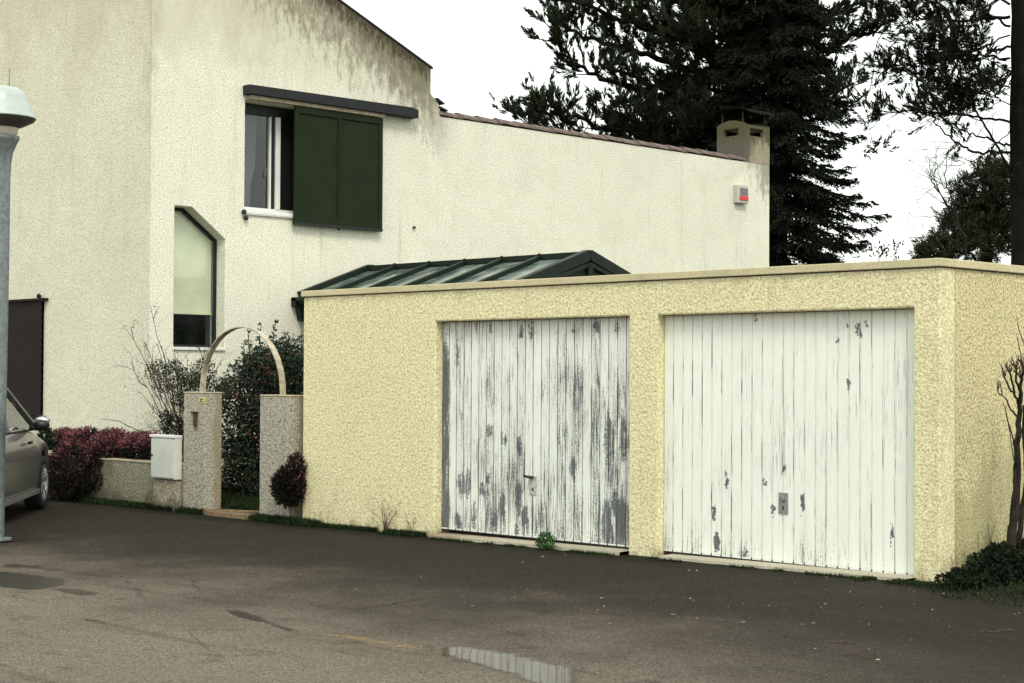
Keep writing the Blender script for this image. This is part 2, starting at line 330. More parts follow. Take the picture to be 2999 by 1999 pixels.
# ------------------------------------------------------------------ geometry helpers
class G:
    def __init__(s): s.v = []; s.f = []; s.n = 0
    def add(s, v, f):
        v = np.asarray(v, float).reshape(-1, 3)
        if isinstance(f, np.ndarray): s.f.append(f+s.n)
        else:
            by = {}
            for q in f: by.setdefault(len(q), []).append(q)
            for q in by.values(): s.f.append(np.array(q)+s.n)
        s.v.append(v); s.n += len(v); return s
    def box(s, a, b):
        (x0, y0, z0), (x1, y1, z1) = a, b
        v = [(x, y, z) for x in (x0, x1) for y in (y0, y1) for z in (z0, z1)]
        return s.add(v, [(0, 1, 3, 2), (4, 6, 7, 5), (0, 4, 5, 1), (2, 3, 7, 6), (0, 2, 6, 4), (1, 5, 7, 3)])
    def bar(s, p, q, w, h, up=(0, 0, 1)):
        p, q = np.array(p, float), np.array(q, float); d = q-p; d /= np.linalg.norm(d)
        a = np.cross(d, up); a /= np.linalg.norm(a); b = np.cross(a, d)
        v = [c+a*w/2*i+b*h/2*j for c in (p, q) for i in (-1, 1) for j in (-1, 1)]
        return s.add(v, [(0, 1, 3, 2), (4, 6, 7, 5), (0, 4, 5, 1), (2, 3, 7, 6), (0, 2, 6, 4), (1, 5, 7, 3)])
    def tube(s, pts, rad, k=6, cap=True):
        P = np.array(pts, float); n = len(P); rad = np.broadcast_to(np.array(rad, float), (n,))
        T = np.gradient(P, axis=0); T /= np.linalg.norm(T, axis=1)[:, None]+1e-9
        ref = np.array([.31, .17, .93]) if abs(T[0][2]) < .9 else np.array([1., .1, 0])
        A = np.cross(T, ref); A /= np.linalg.norm(A, axis=1)[:, None]+1e-9; B = np.cross(T, A)
        th = np.arange(k)*2*math.pi/k
        V = P[:, None]+rad[:, None, None]*(A[:, None]*np.cos(th)[None, :, None]+B[:, None]*np.sin(th)[None, :, None])
        f = []
        for i in range(n-1):
            for j in range(k): f.append((i*k+j, i*k+(j+1) % k, (i+1)*k+(j+1) % k, (i+1)*k+j))
        f = [q for q in f]
        if cap and k > 3: f += [tuple(range(k))[::-1], tuple((n-1)*k+j for j in range(k))]
        return s.add(V, f)
    def lathe(s, prof, c, k=32, axis='Z'):
        V = []
        for r, z in prof:
            for j in range(k):
                a = 2*math.pi*j/k; x, y = r*math.cos(a), r*math.sin(a)
                V.append((c[0]+x, c[1]+y, c[2]+z) if axis == 'Z' else (c[0]+x, c[1]+z, c[2]+y))
        n = len(prof)
        return s.add(V, [(i*k+j, i*k+(j+1) % k, (i+1)*k+(j+1) % k, (i+1)*k+j) for i in range(n-1) for j in range(k)])
    def slab(s, loops, fn, t0, t1):
        """closed plate from an outline and its holes; fn(a, b, t) gives the point"""
        fl = [p for L in loops for p in L]; n = len(fl)
        tri = tessellate_polygon([[Vector((a, b, 0)) for a, b in L] for L in loops])
        V = [fn(a, b, t0) for a, b in fl]+[fn(a, b, t1) for a, b in fl]
        f = [tuple(t) for t in tri]+[tuple(i+n for i in t)[::-1] for t in tri]
        o = 0
        for L in loops:
            m = len(L)
            for i in range(m): j = (i+1) % m; f.append((o+i, o+j, o+j+n, o+i+n))
            o += m
        return s.add(V, f)
def build(name, g, mat, parent=None, loc=None, smooth=False, bevel=0):
    V = np.concatenate(g.v) if g.v else np.zeros((0, 3))
    base = np.zeros(3)
    q = parent
    while q is not None: base = base+np.array(q.location); q = q.parent
    if loc is not None: base = base+np.array(loc, float)
    V = V-base
    me = bpy.data.meshes.new(name)
    me.vertices.add(len(V)); me.vertices.foreach_set('co', V.astype(np.float32).ravel())
    sizes = np.concatenate([np.full(len(a), a.shape[1]) for a in g.f]); idx = np.concatenate([a.ravel() for a in g.f])
    me.loops.add(len(idx)); me.loops.foreach_set('vertex_index', idx.astype(np.int32))
    me.polygons.add(len(sizes)); me.polygons.foreach_set('loop_start', np.concatenate([[0], np.cumsum(sizes)[:-1]]).astype(np.int32))
    me.polygons.foreach_set('loop_total', sizes.astype(np.int32))
    me.update(calc_edges=True); me.validate()
    if len(V) < 60000:
        import bmesh
        bm = bmesh.new(); bm.from_mesh(me); bmesh.ops.recalc_face_normals(bm, faces=bm.faces); bm.to_mesh(me); bm.free()
    me.materials.append(mat)
    me.polygons.foreach_set('use_smooth', [bool(smooth)]*len(me.polygons))
    o = bpy.data.objects.new(name, me); C.objects.link(o)
    if parent is not None: o.parent = parent
    if loc is not None: o.location = loc
    if bevel:
        b = o.modifiers.new('bevel', 'BEVEL'); b.width = bevel; b.segments = 2; b.limit_method = 'ANGLE'
    return o
def tag(o, label, cat, group=None, kind=None):
    o['label'] = label; o['category'] = cat
    if group: o['group'] = group
    if kind: o['kind'] = kind
    return o
def thing(name, label, cat, loc, group=None):
    o = bpy.data.objects.new(name, None); C.objects.link(o); o.location = loc; o.empty_display_size = .2
    return tag(o, label, cat, group)
def struct(name, g, mat, label=None):
    o = build(name, g, mat); o['kind'] = 'structure'
    if label: o['label'] = label
    return o
def nrm(v): v = np.asarray(v, float); return v/(np.linalg.norm(v, axis=-1, keepdims=True)+1e-9)
def rvec(n): return nrm(rng.normal(size=(n, 3)))
def spline(P, m=5, jit=0.):
    P = np.array(P, float); Q = np.vstack([2*P[0]-P[1], P, 2*P[-1]-P[-2]]); out = []
    for i in range(1, len(Q)-2):
        for t in np.arange(m)/m:
            out.append(.5*((2*Q[i])+(-Q[i-1]+Q[i+1])*t+(2*Q[i-1]-5*Q[i]+4*Q[i+1]-Q[i+2])*t*t+(-Q[i-1]+3*Q[i]-3*Q[i+1]+Q[i+2])*t**3))
    out.append(P[-1]); out = np.array(out)
    if jit: out[1:-1] += rng.normal(size=(len(out)-2, 3))*jit
    return out
def blades(g, base, d, length, width, bend=0.):
    """thin kite-shaped leaves or needles"""
    n = len(base); base = np.asarray(base); d = nrm(d); length = np.broadcast_to(length, (n,)); width = np.broadcast_to(width, (n,))
    side = nrm(np.cross(d, rvec(n))); nor = np.cross(side, d)
    mid = base+d*(length*.5)[:, None]+nor*(length*bend)[:, None]
    V = np.stack([base, mid+side*(width/2)[:, None], base+d*length[:, None], mid-side*(width/2)[:, None]], 1).reshape(-1, 3)
    f = (np.arange(n)*4)[:, None]+np.arange(4)
    g.add(V, f)
def tufts(g, P, A, L, k, bl, bw, spread=.5):
    """needle brushes: k blades leaning forward round a shoot of length L"""
    P = np.asarray(P); A = nrm(A); n = len(P); L = np.broadcast_to(L, (n,))
    p = np.repeat(P, k, 0); a = np.repeat(A, k, 0); l_ = np.repeat(L, k)
    t = rng.random(n*k); r = nrm(np.cross(a, rvec(n*k)))
    blades(g, p+a*(l_*t)[:, None], a+r*(spread*(1.2-.6*t))[:, None], bl*(1-.3*t)*rng.uniform(.8, 1.2, n*k), bw)
def leaves_in(g, n, centre, rad, size, shell=.0, up=0., aspect=.45, zmin=None):
    q = rvec(n)*(shell+(1-shell)*rng.random((n, 1))**(1/3)); P = np.array(centre)+q*np.array(rad)
    if zmin is not None: P = P[P[:, 2] > zmin]
    d = rvec(len(P))+q[:len(P)]*.6+np.array([0, 0, up]); s = rng.uniform(.7, 1.3, len(P))*size
    blades(g, P, d, s, s*aspect, .12)

# ------------------------------------------------------------------ ground
def gz(x, y=0): return -.022-.0098*min(max(-6.75-x, 0), 7.4)
XS = [-400, -60, -30, -20, -17, -15.5, -14.3, -12, -10, -8, -6.75, -4, 0, 30, 400]; YS = [-300, -20, 0, 3, 6, 8, 9, 10, 11, 12, 14, 20, 40, 500]
g = G(); V = [(x, y, gz(x)) for x in XS for y in YS]; ny = len(YS)
g.add(V, [(i*ny+j, (i+1)*ny+j, (i+1)*ny+j+1, i*ny+j+1) for i in range(len(XS)-1) for j in range(ny-1)])
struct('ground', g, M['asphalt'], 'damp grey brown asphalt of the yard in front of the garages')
g = G().box((-18.95, 11.22, -.3), (-14.4, 40, -.045)); struct('lawn', g, M['lawn'], 'grass plot behind the gate pillars')
g = G().box((-24, 11.22, -.3), (-18.96, 12.06, .25)); g.box((-18.95, 11.23, -.05), (-17.05, 11.7, .30)); struct('planting_bed', g, M['soil'])

def blob(pts, z, m=5, jit=.02):
    P = spline([(*p, 0) for p in pts+[pts[0]]], m, jit)[:-1]
    return [(p[0], p[1]) for p in P]
def patch(name, px, mat, z=.004, jit=.012, label=None, edge=.12):
    """flat sheet whose outline lies on the ground"""
    pts = []
    for u, v in px:
        q = at(u, v, 'Z', -.05); q = at(u, v, 'Z', gz(q[0])); pts.append((q[0], q[1]))
    L = np.array(blob(pts, 0, 6, jit)); st = .02; a0, a1 = L.min(0)-st*3, L.max(0)+st*3
    nx, ny_ = int((a1[0]-a0[0])/st)+2, int((a1[1]-a0[1])/st)+2
    X, Y = np.meshgrid(a0[0]+np.arange(nx)*st, a0[1]+np.arange(ny_)*st, indexing='ij'); P = np.stack([X.ravel(), Y.ravel()], 1)
    A, B = L, np.roll(L, -1, 0); AB = B-A; dist = np.full(len(P), 9.); ins = np.zeros(len(P), bool)
    for a, b, ab in zip(A, B, AB):
        t_ = np.clip(((P-a)@ab)/(ab@ab+1e-9), 0, 1); dist = np.minimum(dist, np.linalg.norm(P-(a+t_[:, None]*ab), axis=1))
        cr = ((a[1] > P[:, 1]) != (b[1] > P[:, 1])); ins ^= cr & (P[:, 0] < (b[0]-a[0])*(P[:, 1]-a[1])/(b[1]-a[1]+1e-12)+a[0])
    film = np.where(ins, dist, -dist)/edge; g = G(); z_ = np.array([gz(x) for x in P[:, 0]])+z
    I = np.arange(nx*ny_).reshape(nx, ny_); q = np.stack([I[:-1, :-1].ravel(), I[1:, :-1].ravel(), I[1:, 1:].ravel(), I[:-1, 1:].ravel()], 1)
    q = q[(film[q] > -.6).any(1)]; used = np.unique(q); mp = np.zeros(nx*ny_, int); mp[used] = np.arange(len(used))
    g.add(np.column_stack([P[used], z_[used]]), mp[q]); o = struct(name, g, mat, label)
    at_ = o.data.attributes.new('film', 'FLOAT', 'POINT'); at_.data.foreach_set('value', film[used].astype(np.float32)); return o
patch('puddle', [(985, 1486), (1060, 1484), (1130, 1492), (1200, 1502), (1260, 1520), (1325, 1530), (1345, 1552), (1330, 1580), (1230, 1578), (1140, 1548), (1060, 1522), (1000, 1506)], M['puddle'], label='shallow puddle mirroring the worn garage door')
patch('puddle', [(-30, 1308), (40, 1312), (100, 1320), (160, 1332), (150, 1345), (120, 1352), (70, 1356), (0, 1350), (-30, 1345)], M['damp'], edge=.10, label='dark puddle at the left edge of the yard')
patch('puddle', [(115, 1352), (160, 1349), (215, 1358), (240, 1363), (190, 1368), (140, 1362)], M['damp'], edge=.05, label='small puddle beside the dark one')
patch('puddle', [(500, 1400), (560, 1402), (610, 1418), (640, 1432), (690, 1447), (650, 1450), (600, 1432), (540, 1418)], M['damp'], jit=.006, edge=.06, label='narrow puddle in the wheel track')
patch('damp_patch', [(-20, 1290), (60, 1292), (150, 1302), (260, 1318), (200, 1324), (120, 1316), (40, 1306), (-20, 1304)], M['damp'], edge=.25)
patch('damp_patch', [(-20, 1232), (60, 1222), (130, 1222), (190, 1232), (130, 1240), (60, 1246), (-20, 1248)], M['damp'], edge=.25)
patch('damp_patch', [(800, 1398), (900, 1380), (1010, 1364), (1080, 1352), (1085, 1357), (1000, 1373), (900, 1390), (810, 1402)], M['damp'], jit=.004, edge=.09)
patch('silt_stain', [(700, 1452), (820, 1458), (900, 1472), (980, 1486), (985, 1498), (880, 1488), (780, 1470), (700, 1462)], M['ochre'], z=.0035, edge=.16, label='ochre silt stain leading to the puddle')

# ------------------------------------------------------------------ house
XH, YW = -19., 12.095
H = thing('house', 'pale cream rendered house with green sliding shutter and tall angled window', 'house', (XH, YW, 0))
fx = lambda a, b, t: (XH-t, a, b)          # wall facing +X, t goes inwards
rk = lambda y: 6.07+.4147*(16.93-y)
outer = [(YW, -.3), (25.25, -.3), (25.25, 5.37), (17.13, 5.37), (17.118, 5.50), (17.075, 5.585), (16.96, 5.66), (16.93, 5.70), (16.93, 6.07), (YW, rk(YW))]
tallw = [(12.462, 1.838), (13.265, 1.838), (13.265, 3.287), (12.73, 3.684), (12.462, 3.684)]
upw = [(13.568, 3.712), (15.75, 3.712), (15.75, 5.20), (13.568, 5.20)]
g = G().slab([outer, tallw, upw], fx, 0, .36); build('wall', g, M['house'], H, bevel=.012)
g = G().slab([[(-32, -.3), (XH-.003, -.3), (XH-.003, rk(YW)), (-24, rk(YW)), (-32, rk(YW)-3)], [(-22.83, .885), (-21.69, .885), (-21.69, 2.50), (-22.83, 2.50)]], lambda a, b, t: (a, YW+t, b), -.003, .36)
wg = build('wall', g, M['wing'], H); wg['label'] = 'side wall with the brown shutter'
# verge and roofs
g = G().slab([[(YW-.1, rk(YW-.1)+.004), (16.96, rk(16.96)+.004), (16.96, rk(16.96)+.035), (YW-.1, rk(YW-.1)+.035)]], lambda a, b, t: (XH+.01-t, a, b), 0, 9)
rf = build('roof', g, M['slate'], H)
g = G(); n = 18; y0, y1 = 17.10, 24.47
for i in range(n):
    a = y0+(y1-y0)*i/n; b = a+(y1-y0)/n+.07; k = 10
    zz = 5.385+rng.uniform(-.008, .008); V = []
    for (yy, rr, dz) in ((a, .105, .014), (b, .098, -.004)):
        for j in range(k+1):
            th = math.pi*j/k
            for sgn in (1, .8): V.append((XH-.085+rr*1.02*sgn*math.cos(th), yy, zz+dz+rr*.80*sgn*math.sin(th)))
    m = (k+1)*2; f = []
    for j in range(k):
        o_ = j*2
        f += [(o_, o_+2, o_+2+m, o_+m), (o_+1, o_+1+m, o_+3+m, o_+3), (o_, o_+1, o_+3, o_+2), (o_+m, o_+2+m, o_+3+m, o_+1+m)]
    f += [(0, m, m+1, 1), (2*k, 2*k+1, m+2*k+1, m+2*k)]
    g.add(V, f)
rt = build('roof', g, M['tile'], H, smooth=False); rt['label'] = 'row of curved brown verge tiles'
g = G().slab([[(XH-.19, 5.36), (XH-7, 4.2), (XH-7, 4.3), (XH-.19, 5.43)]], lambda a, b, t: (a, t, b), 17.14, 25.2); build('roof', g, M['tile'], H)
g = G().box((XH-7, 25.0, -.3), (XH-.37, 25.24, 4.5)); build('wall', g, M['house'], H)
g = G().slab([[(17.02, 5.61), (17.17, 5.55), (17.19, 5.57), (17.04, 5.64)]], fx, -.03, .3)
g.slab([[(17.08, 5.50), (17.25, 5.455), (17.26, 5.48), (17.09, 5.525)]], fx, -.02, .3); build('flashing', g, M['slate'], H)
g = G().tube(spline([(XH-.2, 16.98, 5.6), (XH-.2, 17.05, 5.85), (XH-.2, 17.2, 6.05)], 4), .006, 4); build('antenna_wire', g, M['steel'], H)
# chimney standing on the end of the wall
yc0, yc1, zc0, zc1 = 24.50, 25.25, 5.374, 6.06
def top(a): return 6.07+.075*math.sin(math.pi*min(1, max(0, a)))
g = G(); th = .07
archx = [(XH-.63*i/8, top(i/8)) for i in range(9)]            # left face with a curved crown
L = [(XH, zc0), *archx, (XH-.63, zc0)]
g.slab([L, [(XH-.14, 5.86), (XH-.14, 5.99), (XH-.47, 5.99), (XH-.47, 5.86)]], lambda a, b, t: (a, yc0+t, b), 0, th)
g.slab([L, [(XH-.14, 5.86), (XH-.14, 5.99), (XH-.47, 5.99), (XH-.47, 5.86)]], lambda a, b, t: (a, yc1-.002-t, b), 0, th)
Lf = [(yc0+th, zc0), (yc1-th, zc0), (yc1-th, 6.06), (yc0+th, 6.06)]; hf = [(yc0+.17, 5.86), (yc1-.19, 5.86), (yc1-.19, 6.0), (yc0+.17, 6.0)]
g.slab([Lf, hf], fx, .002, th); g.slab([Lf, hf], lambda a, b, t: (XH-.628+t, a, b), 0, th)
ch = build('chimney', g, M['chimney'], H)
g = G().box((XH-.53, yc0+.08, zc0), (XH-.1, yc1-.08, 5.80)); build('flue', g, M['darkroom'], ch)
g = G()
for i in range(12):
    a0, a1 = i/12*math.pi, (i+1)/12*math.pi
    for q in (0,):
        p0 = (XH-.315+.42*math.cos(a0), 6.26+.10*math.sin(a0)); p1 = (XH-.315+.42*math.cos(a1), 6.26+.10*math.sin(a1))
        g.slab([[p0, p1, (p1[0], p1[1]+.012), (p0[0], p0[1]+.012)]], lambda a, b, t: (a, t, b), yc0-.03, yc1+.03)
cp = build('cowl', g, M['barkdark'], ch)
for x, y in ((-.08, yc0+.06), (-.55, yc0+.06), (-.08, yc1-.06), (-.55, yc1-.06)): build('cowl_post', G().tube([(XH+x, y, 6.04), (XH+x, y, 6.29)], .012, 6), M['rust'], ch)
# tall window
def inset(L, d):
    P = [np.array(p) for p in L]; out = []
    for i in range(len(P)):
        a, b, c = P[i-1], P[i], P[(i+1) % len(P)]
        e1, e2 = nrm(b-a), nrm(c-b); n1, n2 = np.array([-e1[1], e1[0]]), np.array([-e2[1], e2[0]])
        bis = n1+n2; bis = bis/(bis@n1); out.append(tuple(b+bis*d))
    return out
tw = [(12.462, 1.838), (13.2649, 1.838), (13.2649, 3.286), (12.7295, 3.683), (12.462, 3.683)]
D0 = .20
g = G().slab([tw, inset(tw, .028)], fx, D0, D0+.06); wf = build('window', g, M['greendark'], H); wf['label'] = 'tall window with a cut upper corner'
g = G().slab([inset(tw, .028), inset(tw, .036)], fx, D0+.012, D0+.05); build('frame', g, M['bluegasket'], wf)
g = G().slab([inset(tw, .045)], fx, D0+.03, D0+.036); build('pane', g, M['glass'], wf)
it = inset(tw, .03); zb = 2.30
bl = [(it[0][0], zb), (it[1][0]-.01, zb), (it[1][0]-.01, it[2][1]), (it[3][0]-.005, it[3][1]-.01), (it[4][0], it[4][1]-.01)]
g = G().slab([bl], fx, D0+.07, D0+.075); g.box((XH-D0-.09, it[0][0], zb-.02), (XH-D0-.06, it[1][0]-.01, zb+.005)); build('roller_blind', g, M['ivory'], wf)
g = G().box((XH-.10, 12.463, 1.80), (XH+.028, 13.264, 1.836)); build('sill', g, M['white'], wf)
# dark rooms behind the openings
def room(y0, y1, z0, z1, d=2.2, mat='darkroom', x=XH-.361):
    g = G().box((x-d, y0-.3, z0-.3), (x, y1+.3, z1+.3)); me = g.f[0]; 
    g.f = [np.array([q for q in me if not all(abs(g.v[0][i][0]-x) < 1e-6 for i in q)])]
    return g
build('room', room(12.46, 13.27, 1.84, 3.7), M['darkroom'], H)
build('room', room(13.6, 15.7, 3.72, 5.2), M['wroom'], H)
g = G().box((-23.2, YW+.37, .6), (-21.4, YW+1.6, 2.8)); build('room', g, M['darkroom'], H)
# upper window
zt = 5.14
g = G()
g.box((XH-.28, 13.57, 5.06), (XH-.20, 15.75, zt+.06))                       # head
hd = build('window', g, M['greendark'], H); hd['label'] = 'upper window half hidden by the sliding shutter'
g = G(); g.box((XH-.27, 13.57, 3.713), (XH-.20, 15.75, 3.775)); g.box((XH-.275, 14.23, 3.776), (XH-.19, 14.305, 5.058))
g.box((XH-.275, 14.14, 3.776), (XH-.215, 14.165, 5.058)); g.box((XH-.27, 13.571, 3.776), (XH-.20, 13.578, 5.058)); build('frame', g, M['white'], hd, bevel=.004)
g = G().box((XH-.262, 14.166, 3.776), (XH-.222, 14.2295, 5.058)); build('frame', g, M['black'], hd)
g = G().box((XH-.245, 13.579, 3.776), (XH-.24, 14.139, 5.058)); build('pane', g, M['glass'], hd)
g = G().box((XH-.30, 14.31, 3.776), (XH-.24, 15.74, 5.058)); build('pane', g, M['darkroom'], hd)
g = G(); ed = [(13.50, 3.77), (13.96, 3.77), (13.965, 4.10), (13.99, 4.22), (14.03, 4.32), (14.045, 4.50), (14.06, 5.06), (13.50, 5.06)]
g.slab([ed], fx, .42, .425); build('reflection_sheet', g, M['reflection_sheet'], hd)  # sheet whose outline and tone stand in for sky and tree reflections
g = G().tube(spline([(XH-.24, 14.09, 4.33), (XH-.215, 14.08, 4.30), (XH-.215, 14.07, 4.24), (XH-.24, 14.07, 4.20)], 4), .006, 5); build('handle', g, M['steel'], hd)
g = G().box((XH-.20, 13.57, 3.66), (XH+.035, 14.75, 3.7115)); g.box((XH+.004, 13.53, 3.645), (XH+.03, 14.7, 3.659)); build('sill', g, M['white'], hd, bevel=.004)
# slate board over the sliding rail
g = G().slab([[(13.52, 5.265), (16.55, 5.265), (16.55, 5.385), (16.47, 5.395), (16.47, 5.41), (13.52, 5.39)]], lambda a, b, t: (XH+t, a, b), .004, .16)
V = g.v[0]; build('lintel_board', g, M['slate'], H, bevel=.006)
g = G().box((XH+.002, 13.6, 5.212), (XH+.10, 15.95, 5.262)); build('shutter_rail', g, M['wallcap'], H)
# shutter: two framed panels
g = G(); sy0, sy1, sz0, sz1 = 14.345, 15.925, 3.60, 5.20; xs = XH+.075
g.box((xs-.02, sy0, sz0), (xs, sy1, sz1)); fr = .065
for a, b in ((sy0, sy0+fr), ((sy0+sy1)/2-.03, (sy0+sy1)/2-.002), ((sy0+sy1)/2+.002, (sy0+sy1)/2+.03), (sy1-fr, sy1)): g.box((xs+.0005, a, sz0), (xs+.018, b, sz1))
for a, b in ((sz0, sz0+.09), (sz1-.09, sz1)):
    g.box((xs+.0005, sy0+fr+.001, a), (xs+.0175, (sy0+sy1)/2-.031, b)); g.box((xs+.0005, (sy0+sy1)/2+.031, a), (xs+.0175, sy1-fr-.001, b))
sh = build('shutter', g, M['green'], H, bevel=.003)
g = G().box((xs-.03, sy0-.004, sz0-.045), (xs+.022, sy1+.004, sz0-.002)); g.tube([(xs, (sy0+sy1)/2, sz0-.05), (xs, (sy0+sy1)/2, sz0-.075)], .02, 8); build('bottom_rail', g, M['greendark'], sh)
for y in (14.75, 15.6):
    g = G().box((xs-.06, y, 5.203), (xs+.02, y+.06, 5.24)); build('roller', g, M['greendark'], sh)
for y, z in ((13.54, 3.68), (13.575, 3.60)):
    g = G().lathe([(.001, -.03), (.03, -.028), (.036, 0), (.026, .026), (.001, .03)], (XH+.03, y, z), 10); g.tube([(XH, y, z), (XH+.03, y, z)], .01, 6); build('shutter_stop', g, M['black'], H, smooth=True)
g = G().lathe([(.001, -.02), (.02, -.018), (.02, .018), (.001, .02)], (XH+.02, 16.6, 3.665), 10); g.tube([(XH, 16.6, 3.665), (XH+.02, 16.6, 3.665)], .012, 6); build('shutter_stop', g, M['black'], H)
# brown shutter on the side wall
g = G()
for i in range(30):
    z = .90+i*.0532; g.box((-22.84, YW-.055, z), (-21.685, YW-.03-.012*(i % 2), z+.0525))
bs = build('shutter', g, M['brownshutter'], H); bs['label'] = 'dark brown closed shutter on the side wall'
g = G().box((-22.9, YW-.09, 2.502), (-21.57, YW-.002, 2.535)); g.lathe([(.001, 0), (.03, .005), (.035, .04), (.001, .07)], (-21.74, YW-.06, 2.535), 10); build('rail', g, M['brownshutter'], bs)
g = G().box((-22.9, YW-.09, .84), (-21.60, YW-.002, .885)); build('sill', g, M['brownshutter'], bs)

# ------------------------------------------------------------------ conservatory
K = thing('conservatory', 'dark green metal lean roof with glass panels showing above the garage', 'conservatory', (-16.8, 15.7, 0))
ye0, yr, ye1, ze, zr = 14.487, 15.735, 16.98, 2.571, 3.01; X0, X1 = XH+.012, -14.635
g = G()
for s_, y in ((1, ye0), (-1, ye1)):
    g.slab([[(y, ze-.02), (yr, zr-.02), (yr, zr-.012), (y, ze-.012)]], lambda a, b, t: (t, a, b), X0, X1)
build('glass_roof', g, M['consglass'], K)
tops = [844, 915, 994, 1076, 1161, 1247, 1353]
for i, u in enumerate(tops):
    x = min(max(at(u, 604, 'Y', yr)[0], X0+.03), X1-.04); big = i in (0, 6)
    for s_, y in ((1, ye0), (-1, ye1)):
        g = G().bar((x, y, ze), (x, yr-s_*.006, zr), .075 if not big else .11, .09 if not big else .13)
        if s_ == 1 and not big: g.lathe([(.001, 0), (.02, 0), (.02, .02), (.001, .025)], (x, yr-.07, zr+.03), 8)
        build('rafter', g, M['consgreen'], K)
g = G().bar((X0, yr, zr+.005), (X1, yr, zr+.005), .17, .07); build('ridge_beam', g, M['consgreen'], K)
g = G().box((X0, ye0-.09, ze-.11), (X1, ye0-.002, ze-.03)); g.box((X0, ye0-.13, ze-.07), (X1, ye0-.092, ze-.02)); build('gutter', g, M['consgreen'], K)
g = G().slab([[(ye0-.13, ze-.03), (ye0+.05, ze-.03), (ye0+.05, ze-.35), (ye0-.02, ze-.33), (ye0-.06, ze-.17), (ye0-.13, ze-.14)]], lambda a, b, t: (t, a, b), X0, X0+.10); build('gutter_end', g, M['consgreen'], K)
g = G().slab([[(ye0+.1, 0), (ye1-.1, 0), (ye1-.1, ze-.05), (yr, zr-.08), (ye0+.1, ze-.05)]], lambda a, b, t: (X1-.06+t, a, b), 0, .02)
g.box((X0, ye0+.05, -.05), (X1-.07, ye0+.08, ze-.12)); build('glass_wall', g, M['consglass'], K)
g = G()
for a, b in (((X1, ye0+.3, ze+.02), (X1, yr, zr-.12)), ((X1, ye1-.3, ze+.02), (X1, yr, zr-.12))): g.bar(a, b, .03, .05)
g.slab([[(ye0+.12, ze-.02), (ye1-.12, ze-.02), (yr, zr-.05)]], lambda a, b, t: (X1-.05+t, a, b), .0, .02); g.box((X1-.02, yr-.04, 0), (X1+.02, yr+.04, zr-.15)); g.box((X1-.015, ye0+.1, 2.42), (X1+.015, ye1-.1, 2.5)); build('gable_frame', g, M['consgreen'], K)

# ------------------------------------------------------------------ garage
YG, GL, GR, GT = 11.025, -14.365, -6.747, 2.296
A = thing('garage', 'flat roofed yellow render double garage with two plank doors', 'garage', (-10.5, YG, 0))
da, db, dc, de = -12.287, -9.791, -9.472, -6.967
loop = [(GL, -.4), (da, -.4), (da, 2), (db, 2), (db, -.4), (dc, -.4), (dc, 2), (de, 2), (de, -.4), (GR, -.4), (GR, GT), (GL, GT)]
g = G().slab([loop], lambda a, b, t: (a, YG+t, b), 0, .22); build('wall', g, M['garage'], A, bevel=.015)
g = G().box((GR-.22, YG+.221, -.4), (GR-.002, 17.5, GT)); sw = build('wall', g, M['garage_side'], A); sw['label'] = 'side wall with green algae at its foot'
g = G().box((GL+.002, YG+.221, -.4), (GL+.22, 17.5, GT)); build('wall', g, M['garage'], A)
g = G().box((GL+.2, 17.3, -.4), (GR-.2, 17.5, GT-.01)); build('wall', g, M['garage'], A)
g = G().box((GL+.23, YG+.23, GT-.15), (GR-.23, 17.29, GT-.05)); build('roof', g, M['slate'], A)
g = G(); o_ = .022
g.slab([[(GL-o_, YG-o_), (GR+o_, YG-o_), (GR+o_, 17.52), (GL-o_, 17.52)], [(GL+.24, YG+.24), (GR-.24, YG+.24), (GR-.24, 17.3), (GL+.24, 17.3)]], lambda a, b, t: (a, b, t), GT+.004, 2.361)
build('coping', g, M['coping'], A, bevel=.006)
g = G().box((GL+.01, YG-.003, GT-.004), (GR-.01, YG+.2, GT+.006)); g.box((GR-.2, YG+.2, GT-.0045), (GR+.003, 17.4, GT+.0055)); build('joint', g, M['black'], A)
def door(x0, x1, mat, label, worn):
    g = G(); n = 24; w_ = (x1-x0)/n; k = .0028
    zs = .015
    for i in range(n):
        a, b = x0+i*w_, x0+(i+1)*w_
        V = []
        for z in (zs, 1.995): V += [(a, YD+.009, z), (a+k, YD, z), (b-k, YD, z), (b, YD+.009, z)]
        g.add(V, [(0, 1, 5, 4), (1, 2, 6, 5), (2, 3, 7, 6)])
    g.box((x0, YD+.012, zs), (x1, YD+.05, 1.995))
    d = build('garage_door', g, mat, A); d['label'] = label
    g = G().box((x0+.01, YD-.004, -.012), (x1-.01, YD+.03, .013)); build('bottom_rail', g, M['black'], d)
    g = G()
    for i in range(n): g.box((x0+i*w_+.008, YD-.009, .002), (x0+(i+1)*w_-.008, YD-.0045, .015))
    build('drip_strip', g, M['white'], d)
    return d
d1 = door(da+.004, db-.004, M['door1'], 'white plank door with heavily peeling paint', True)
d2 = door(dc+.004, de-.004, M['door2'], 'white plank door with nearly sound paint', False)
